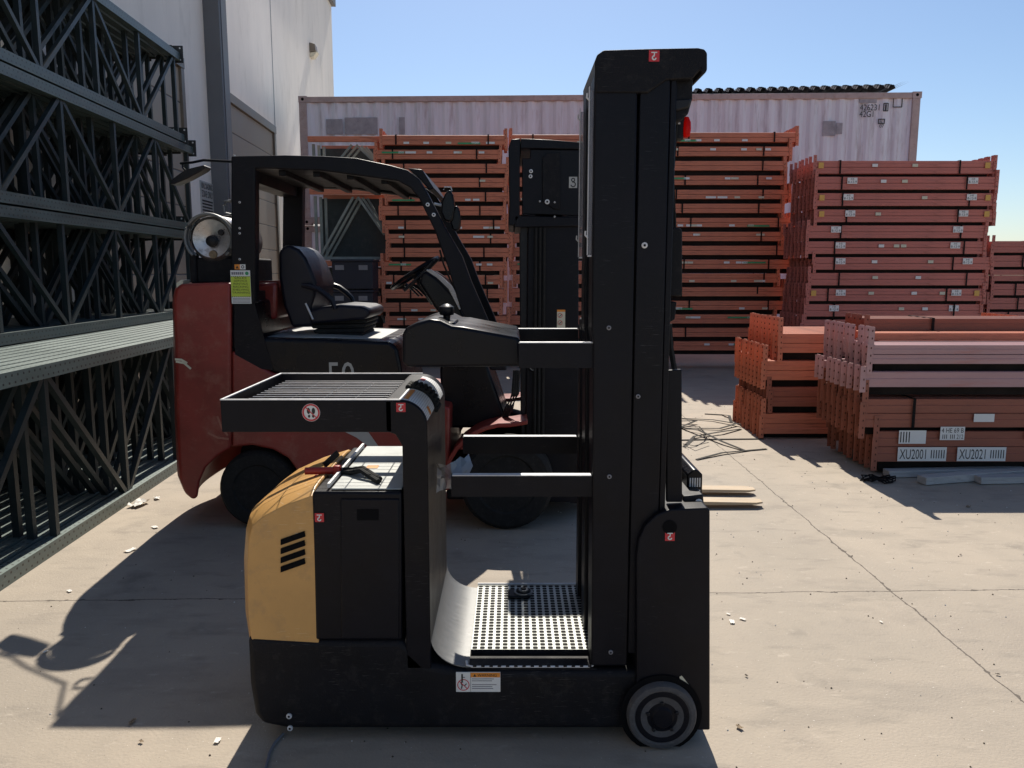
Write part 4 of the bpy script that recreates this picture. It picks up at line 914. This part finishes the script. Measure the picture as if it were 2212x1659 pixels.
# overhead guard
outer = [(499, 337), (615, 335), (700, 337), (768, 341), (844, 357), (880, 367), (905, 386), (922, 414), (939, 447), (964, 495), (998, 553), (1018, 608), (1058, 700), (1095, 800)]
inner = [(1060, 800), (1012, 700), (995, 669), (967, 577), (939, 498), (906, 430), (887, 406), (860, 391), (780, 380), (690, 368), (551, 363), (551, 375), (551, 655), (499, 655)]
for y in (FN, FF-.08):
    b = MB(); b.tr(outer+inner, FN, FN+.08)
    for v in b.v: v.y += y-FN
    b.build('guard_frame', M['black'], fk, bevel=.008, seg=3)
roofp = XZ([(520, 342), (615, 340), (768, 346), (844, 362), (885, 378)], FN)
b = MB(); b.tr([(505, 345), (615, 343), (700, 345), (768, 349), (844, 365), (880, 376), (878, 390), (843, 384), (768, 374), (700, 368), (505, 366)], FN+.08, FF-.08); b.build('roof_panel', M['black'], fk, bevel=.003)
for k in range(4):
    x = P(600+75*k, 360, FN).x; z = P(600, 356+6*k*k/3, FN).z; b = MB(); b.box(x-.02, x+.02, FN+.081, FF-.081, z-.05, z-.002); b.build('roof_bar', M['black'], fk, bevel=.004)
b = MB(); b.tr([(880, 363), (912, 366), (937, 406), (928, 411), (905, 385)], FN+.08, FF-.08); b.build('visor', M['black'], fk, bevel=.005)
b = MB(); b.box(P(551, 600, FN).x-.12, P(551, 600, FN).x-.04, FN+.08, FF-.08, P(1, 650, FN).z, P(1, 630, FN).z); b.build('cross_member', M['black'], fk)
b = MB(); b.tr([(508, 790), (508, 640), (545, 640), (590, 800)], FN+.016, FN+.03); b.build('pillar_foot', M['black'], fk)
b = MB(); b.tr([(505, 346), (548, 346), (548, 392), (505, 392)], FN+.081, FF-.081); b.build('roof_bar', M['black'], fk)
# stickers on the rear pillar
yy = FN-.001; l0 = P(501, 656, yy); l1 = P(540, 584, yy); b = MB(); Wd = l1.x-l0.x; Ht = l1.z-l0.z
b.box(l0.x, l1.x, yy-.001, FN+.002, l0.z, l1.z, M['white']); b.box(l0.x+.001, l1.x-.001, yy-.0018, yy-.001, l0.z+.21*Ht, l0.z+.82*Ht, M['lime'])
for k, t_ in enumerate(('SALES', 'SERVICE', 'RENTALS', 'RACKING', 'SHELVING', 'TRAINING')):
    wf = .62+.05*k if k < 5 else .9; zc_ = l0.z+Ht*(.745-.088*k); b.text(t_, l0.x+Wd*(.5-wf/2), l0.x+Wd*(.5+wf/2), zc_-.0, zc_+Ht*.058, yy-.0026, M['ink'])
for zz in (.195, .80):
    for k in range(10):
        x = l0.x+Wd*(.02+k*.097); b.add([(x, yy-.0026, l0.z+Ht*zz), (x+.004, yy-.0026, l0.z+Ht*zz), (x+.009, yy-.0026, l0.z+Ht*(zz+.028)), (x+.005, yy-.0026, l0.z+Ht*(zz+.028))], [(0, 1, 2, 3)], M['ink'])
[b.box(l0.x+Wd*(.06+.105*q), l0.x+Wd*(.14+.105*q), yy-.0026, yy-.001, l0.z+Ht*.87, l0.z+Ht*.95, M['greyink']) for q in range(6)]; b.disc(l0.x+Wd*.84, l0.z+Ht*.91, .010, yy-.0026, M['greenlabel'], 16)
for k in range(4): b.box(l0.x+.006, l1.x-.006, yy-.0018, yy-.001, l0.z+Ht*(.03+.04*k), l0.z+Ht*(.045+.04*k), M['greyink'])
b.build('dealer_sticker', M['white'], fk)
s0 = P(507, 582, yy); s1 = P(530, 571, yy); b = MB(); b.box(s0.x, (s0.x+s1.x)/2, yy-.001, FN+.002, s0.z, s1.z, M['orangeink']); b.box((s0.x+s1.x)/2, s1.x, yy-.001, FN+.002, s0.z, s1.z, M['white'])
b.add([(s0.x+.006, yy-.0018, s0.z+.005), (s0.x+.024, yy-.0018, s0.z+.005), (s0.x+.015, yy-.0018, s0.z+.022)], [(0, 1, 2)], M['ink']); b.disc(s0.x+.046, s0.z+.014, .009, yy-.0018, M['ink'], 14, .005); b.build('warning_sticker', M['orangeink'], fk)
for q in ((518, 437), (518, 493), (518, 504), (518, 560)): bolt(fk, q[0], q[1], FN-.0005, .006)
for q in ((924, 442), (937, 464)): bolt(fk, q[0], q[1], FN-.0005, .011)
# seat
b = MB(); b.tr([(601, 545), (610, 532), (624, 528), (645, 538), (660, 556), (672, 582), (683, 612), (680, 640), (672, 664), (676, 705), (630, 708), (612, 660), (602, 600)], 4.74, 5.24); b.build('backrest', M['seat'], fk, bevel=.03, seg=4, ang=60)
b = MB(); b.tr([(668, 672), (690, 664), (730, 659), (780, 662), (797, 668), (799, 680), (790, 690), (672, 700)], 4.72, 5.26); b.build('seat', M['seat'], fk, bevel=.02, seg=4, ang=60)
b = MB()
for k in range(4): b.tr([(672+4*k, 691+10*k), (790-3*k, 689+10*k), (793-3*k, 694+10*k), (790-3*k, 698+10*k), (672+4*k, 700+10*k), (668+4*k, 695+10*k)], 4.78, 5.2)
b.build('suspension', M['rubber'], fk, bevel=.004)
for y in (4.70, 5.27):
    dy = y
    b = MB(); k_ = 4.7
    b.tube([(P(a, c_, 4.7).x, y, P(a, c_, 4.7).z) for a, c_ in ((652, 616), (668, 618), (688, 625), (706, 638), (718, 650), (724, 668))], [.014, .018, .018, .018, .016, .012], 8); b.build('armrest', M['seat'], fk)
b = MB(); b.tube([P(676, 690, 4.71), P(668, 672, 4.71), P(660, 655, 4.71)], .006, 6); b.tube([P(790, 672, 4.9), P(802, 668, 4.9)], .012, 8); b.build('seat_lever', M['steel'], fk)
# propane tank and cradle
tc_ = P(455, 515, 4.58); r_ = .135
b = MB(); b.lathe([(.0, r_*.85), (.0, r_*.93), (-.02, r_*.95), (-.022, r_), (.0, r_*1.01), (.06, r_*1.0), (.10, r_), (.52, r_), (.56, r_*.9), (.6, r_*.7), (.62, r_*.4)], tc_, 'y', 48)
tk = thing('propane_tank', 'scratched silver propane tank lying across the forklift counterweight', 'gas tank', tuple(tc_))
ORG[tk.name] = Vector(tc_)
b = MB(); b.lathe([(.035, r_*.05), (.025, r_*.3), (.018, r_*.6), (.012, r_*.8), (.03, r_*.93), (.06, r_), (.10, r_), (.52, r_), (.56, r_*.9), (.6, r_*.7), (.62, r_*.4)], tc_, 'y', 48, M['chrome']); b.build('tank_body', M['chrome'], tk, ang=50)
b = MB(); b.lathe([(.03, r_*.93), (-.03, r_*.95), (-.034, r_*1.0), (-.03, r_*1.03), (.05, r_*1.02)], tc_, 'y', 48, M['chrome']); 
b2 = MB(); pts = [tc_+Vector((r_*1.0*math.cos(R(10*k-45)), -.03, r_*1.0*math.sin(R(10*k-45)))) for k in range(28)]; b2.tube(pts, .009, 8); b2.tube([p+Vector((0, .05, 0)) for p in pts], .006, 8)
b2.add([p+Vector((0, e_, 0)) for p in pts for e_ in (-.004, .07)], [(2*i, 2*i+2, 2*i+3, 2*i+1) for i in range(27)], M['alu']); b2.build('collar', M['alu'], tk)
b = MB(); b.lathe([(-.02, .012), (-.01, .03), (.02, .036)], tc_+Vector((.0, .01, -.015)), 'y', 16); b.build('valve', M['blackmetal'], tk)
b = MB(); b.lathe([(0, .022), (.02, .026)], tc_+Vector((.005, .005, -.09)), 'y', 14); b.build('gauge', M['chip'], tk)
b = MB(); b.lathe([(0, .015), (.02, .02)], tc_+Vector((.055, .005, .035)), 'y', 12); b.build('relief_valve', M['blackmetal'], tk)
b = MB(); zb = P(455, 612, 4.6).z; zc2 = tc_.z-r_*.8
b.box(tc_.x-.12, tc_.x+.16, 4.62, 5.2, zb, zc2); b.box(tc_.x-.14, tc_.x-.10, 4.6, 4.66, zb, zc2+.03); b.build('tank_cradle', M['black2'], fk, bevel=.01)
b = MB(); b.tube([tc_+Vector((r_*1.03*math.cos(R(10*k)), .3, r_*1.03*math.sin(R(10*k)))) for k in range(-3, 22)], .012, 8, cap=True); b.build('tank_clamp', M['blackmetal'], fk)
# mirrors
b = MB(); b.tube([P(503, 349, FN+.05), P(499, 349, FN+.3), P(440, 346, FN+.45), P(415, 351, FN+.52), P(390, 353, FN+.55)], .008, 8); arm = b.build('mirror_arm', M['black'], fk)
b = MB(); b.tr([(366, 398), (372, 386), (400, 366), (440, 356), (445, 360), (437, 368), (404, 386), (376, 398)], FN+.50, FN+.60); b.build('mirror', M['blackmetal'], fk, bevel=.006)
b = MB(); b.tube([P(394, 353, FN+.55), P(395, 362, FN+.55), P(402, 370, FN+.55)], .006, 8); b.build('mirror_bracket', M['black'], fk)
b = MB(); b.tr([(972, 409), (978, 420), (982, 450), (978, 475), (972, 480), (960, 476), (952, 458), (954, 435), (962, 416)], FN+.03, FN+.13); b.build('mirror', M['glossblack'], fk, bevel=.01, seg=3)
b = MB(); b.tr([(984, 443), (991, 448), (995, 470), (994, 490), (989, 499), (978, 498), (972, 480), (978, 455)], FN+.06, FN+.12); b.build('mirror', M['glossblack'], fk, bevel=.01, seg=3)
b = MB(); b.tube([P(958, 410, FN+.08), P(960, 404, FN+.08), P(974, 404, FN+.08), P(976, 412, FN+.08)], .004, 6); b.tube([P(938, 440, FN+.06), P(955, 444, FN+.07)], .008, 6); b.build('mirror_bracket', M['steel'], fk)
b = MB(); b.tube([P(484, 434, FN+.03), P(497, 434, FN+.03)], .006, 6); b.tube([P(499, 434, FN+.03), P(488, 435, FN+.03), P(484, 445, FN+.03), P(486, 460, FN+.03), P(499, 464, FN+.03)], .008, 8); b.build('grab_handle', M['alu'], fk)
b = MB(); b.tube([P(950, 540, FN+.1), P(958, 570, FN+.1), P(975, 610, FN+.1), P(996, 650, FN+.1)], .006, 6); b.build('hose', M['rubber'], fk)
# mast
my = 4.62
def rail(y, dx=0):
    b = MB(); b.tr([(1141, 470), (1250, 470), (1250, 1085), (1134, 1085)], my, my+.10)
    for v in b.v: v.y += y-my
    b.build('mast_rail', M['black'], fk, bevel=.006)
    b = MB(); b.tr([(1124, 480), (1139, 480), (1133, 1080), (1128, 1080)], my+.02, my+.08)
    for v in b.v: v.y += y-my
    b.build('inner_channel', M['blackmetal'], fk)
rail(my); rail(5.25)
for z in (.45, 1.1, 1.75): 
    b = MB(); b.box(.14, .30, my+.1, 5.25, z, z+.08); b.build('mast_cross_member', M['black'], fk, bevel=.005)
b = MB()
b.tr([(1098, 320), (1104, 301), (1124, 299), (1123, 340), (1123, 468), (1110, 488), (1098, 486), (1100, 440), (1099, 355)], my-.03, 5.38)
mh = b.build('mast_head', M['black'], fk, bevel=.006)
b = MB(); b.tr([(1124.5, 299), (1190, 302), (1262, 308), (1262, 322), (1124.5, 320)], my-.03, 5.38); b.build('head_top', M['black'], mh, bevel=.004)
b = MB(); b.tr([(1128, 342), (1145, 342), (1146, 322.6), (1262, 324), (1262, 466), (1128, 462)], my-.02, my+.10); b.build('head_plate', M['black'], mh, bevel=.004)
b = MB(); b.tr([(1112, 466), (1262, 470), (1262, 488), (1112, 491)], my-.03, 5.38); b.build('head_foot', M['black'], mh, bevel=.004)
b = MB(); b.tr([(1184, 330), (1210, 330), (1210, 452), (1198, 452), (1172, 435), (1172, 340)], my-.034, my-.021); b.build('head_bracket', M['black2'], mh, bevel=.003)
for q in ((1147, 370), (1146, 381)): bolt(mh, q[0], q[1], my-.0205, .011)
bolt(mh, 1182, 436, my-.0345, .014)
for q in ((1166, 435), (1198, 437), (1198, 468)): bolt(mh, q[0], q[1], my-.0345, .005)
b = MB(); p0, p1 = P(1229, 406, my-.021), P(1247, 382, my-.021); b.box(p0.x, p1.x, my-.0225, my-.02, p0.z, p1.z, M['greypaint']); mx_ = (p0.x+p1.x)/2; hz = p1.z-p0.z
b.disc(mx_, p0.z+hz*.72, .012, my-.0232, M['ink'], 18, .006); pts = [(mx_+.013*math.cos(R(110-25*k)), p0.z+hz*.32+.013*math.sin(R(110-25*k))) for k in range(12)]; b.stroke(pts, .006, my-.0235, M['ink']); b.build('hook_sticker', M['greypaint'], mh)
b = MB(); p0, p1 = P(1203, 708, my-.001), P(1221, 669, my-.001); b.box(p0.x, p1.x, my-.002, my+.001, p0.z, p1.z, M['cream']); b.box(p0.x, p1.x, my-.0026, my-.002, p1.z-.012, p1.z, M['orangeink'])
for k in (.28, .68): b.disc((p0.x+p1.x)/2-.006, p0.z+(p1.z-p0.z)*k, .014, my-.0028, M['redink'], 16, .011); b.stroke([((p0.x+p1.x)/2-.01, p0.z+(p1.z-p0.z)*k-.006), ((p0.x+p1.x)/2+.002, p0.z+(p1.z-p0.z)*k+.006)], .004, my-.0032, M['ink'])
b.build('warning_sticker', M['cream'], fk)
c = P(1151, 793, my-.002); b = MB(); b.lathe([(-.02, .012), (-.02, .018), (-.006, .026), (0, .028)], c, 'y', 20, M['blackmetal']); b.disc(c.x, c.z, .018, c.y-.0205, M['alu'], 20, .013); b.build('tilt_pin', M['blackmetal'], fk)
for k in range(3):
    b = MB(); b.tube([P(1120-4*k, 800, my-.04), P(1118-5*k, 850, my-.05), P(1106-6*k, 880, my-.04), P(1095-4*k, 900, my)], .010, 8); b.build('hydraulic_hose', M['rubber'], fk)
b = MB(); b.box(.36, .46, 4.72, 5.4, .08, .40); b.box(.36, .40, 4.72, 5.4, .40, .95); b.build('fork_carriage', M['blackmetal'], fk, bevel=.006)
for (ya, px) in ((4.875, 1650), (5.165, 1634)):
    xt = (px-1106)/F*(ya*.99+.21); b = MB(); b.box(.46, .50, ya, ya+.11, .02, .60)
    vs = [(.50, ya, .020), (.50, ya+.11, .020), (.50, ya+.11, .058), (.50, ya, .058), (xt-.05, ya, .026), (xt-.05, ya+.11, .026), (xt-.05, ya+.11, .040), (xt-.05, ya, .040), (xt, ya+.025, .028), (xt, ya+.085, .028), (xt, ya+.085, .038), (xt, ya+.025, .038)]
    b.add(vs, [(0, 3, 2, 1), (0, 1, 5, 4), (1, 2, 6, 5), (2, 3, 7, 6), (3, 0, 4, 7), (4, 5, 9, 8), (5, 6, 10, 9), (6, 7, 11, 10), (7, 4, 8, 11), (8, 9, 10, 11)])
    b.build('fork', M['fork'], fk)
# ---------------------------------------------------------------- litter on the concrete
def scrap(px, py, s_, m, lab, flat_=True, group='scraps lying on the concrete'):
    c = G(px, py); b = MB(); n = 5; s_ *= .7 if m is not M['paper'] else 1; rot = random.uniform(0, 3); vs = []
    for i in range(n+1):
        for j in range(n+1):
            u = i/n-.5; v = (j/n-.5)*.55; x = u*math.cos(rot)-v*math.sin(rot); y = u*math.sin(rot)+v*math.cos(rot)
            j_ = .08 if flat_ else .22
            vs.append((c.x+s_*(x+random.uniform(-.05, .05)), c.y+s_*(y+random.uniform(-.05, .05)), .005+s_*random.uniform(0, j_)))
    b.add(vs, [(i*(n+1)+j, (i+1)*(n+1)+j, (i+1)*(n+1)+j+1, i*(n+1)+j+1) for i in range(n) for j in range(n)], m)
    tag(b.build('scrap', m, None, org=(c.x, c.y, 0), ang=20), lab, 'scrap', group)
for q in ((1581, 1345, .035, 'paper', 'white paper square on the concrete right of the order picker', True), (1604, 1339, .026, 'paper', 'smaller white paper scrap beside the white square', True),
          (1573, 1328, .018, 'paper', 'thin sliver of white paper behind the white square', True), (1597, 1574, .035, 'chip', 'splintered wood chip by the order picker wheel', False),
          (2092, 1096, .05, 'chip', 'crumpled brown scrap before the near beam pile', False), (1903, 1345, .016, 'paper', 'single white paper dot between the joints', True),
          (1612, 1462, .02, 'leaf', 'dark twig on the pale concrete stripe', False), (2155, 1459, .022, 'leaf', 'dark leaf near the right edge right of the joint', False), (2075, 1200, .02, 'leaf', 'small dark leaf behind the cross joint', False),
          (300, 1092, .13, 'paper', 'crumpled white wrapping against the green frame base', False), (340, 1078, .06, 'paper', 'pale wrapping strip next to the green frame base', False),
          (335, 1140, .05, 'paper', 'white paper strip between frames and forklift shadow', True), (282, 1190, .06, 'paper', 'longer white strip nearer the camera', True), (150, 1278, .03, 'paper', 'small white scrap near the left edge', True),
          (285, 1562, .04, 'chip', 'pale wood splinter just below the forklift shadow', False), (305, 1605, .025, 'chip', 'crumpled tan leaf near the bottom left', False), (470, 1602, .03, 'paper', 'pale chip left of the order picker shadow', True),
          (98, 1410, .02, 'paper', 'tiny white scrap by the left edge shadow', True), (1722, 985, .04, 'chip', 'thin brown sliver on the concrete before the bands', True)):
    scrap(q[0], q[1], q[2], M[q[3]], q[4], q[5])
# loose grit: one object
b = MB(); random.seed(3)
for k in range(900):
    x = random.uniform(-2.1, 3.6); y = random.uniform(1.9, 9); s_ = random.uniform(.001, .0035)*(1+.12*y)
    a = random.uniform(0, 3); dx, dy = s_*math.cos(a), s_*math.sin(a)
    b.add([(x-dx, y-dy, .001), (x+dy, y-dx, .001), (x+dx, y+dy, .001), (x-dy, y+dx, .001), (x, y, .001+s_)], [(0, 1, 4), (1, 2, 4), (2, 3, 4), (3, 0, 4)], M['paper'] if k % 3 == 0 else M['leaf'])
tag(b.build('grit', M['leaf']), 'loose grit and chips scattered over the concrete', 'grit', kind='stuff')
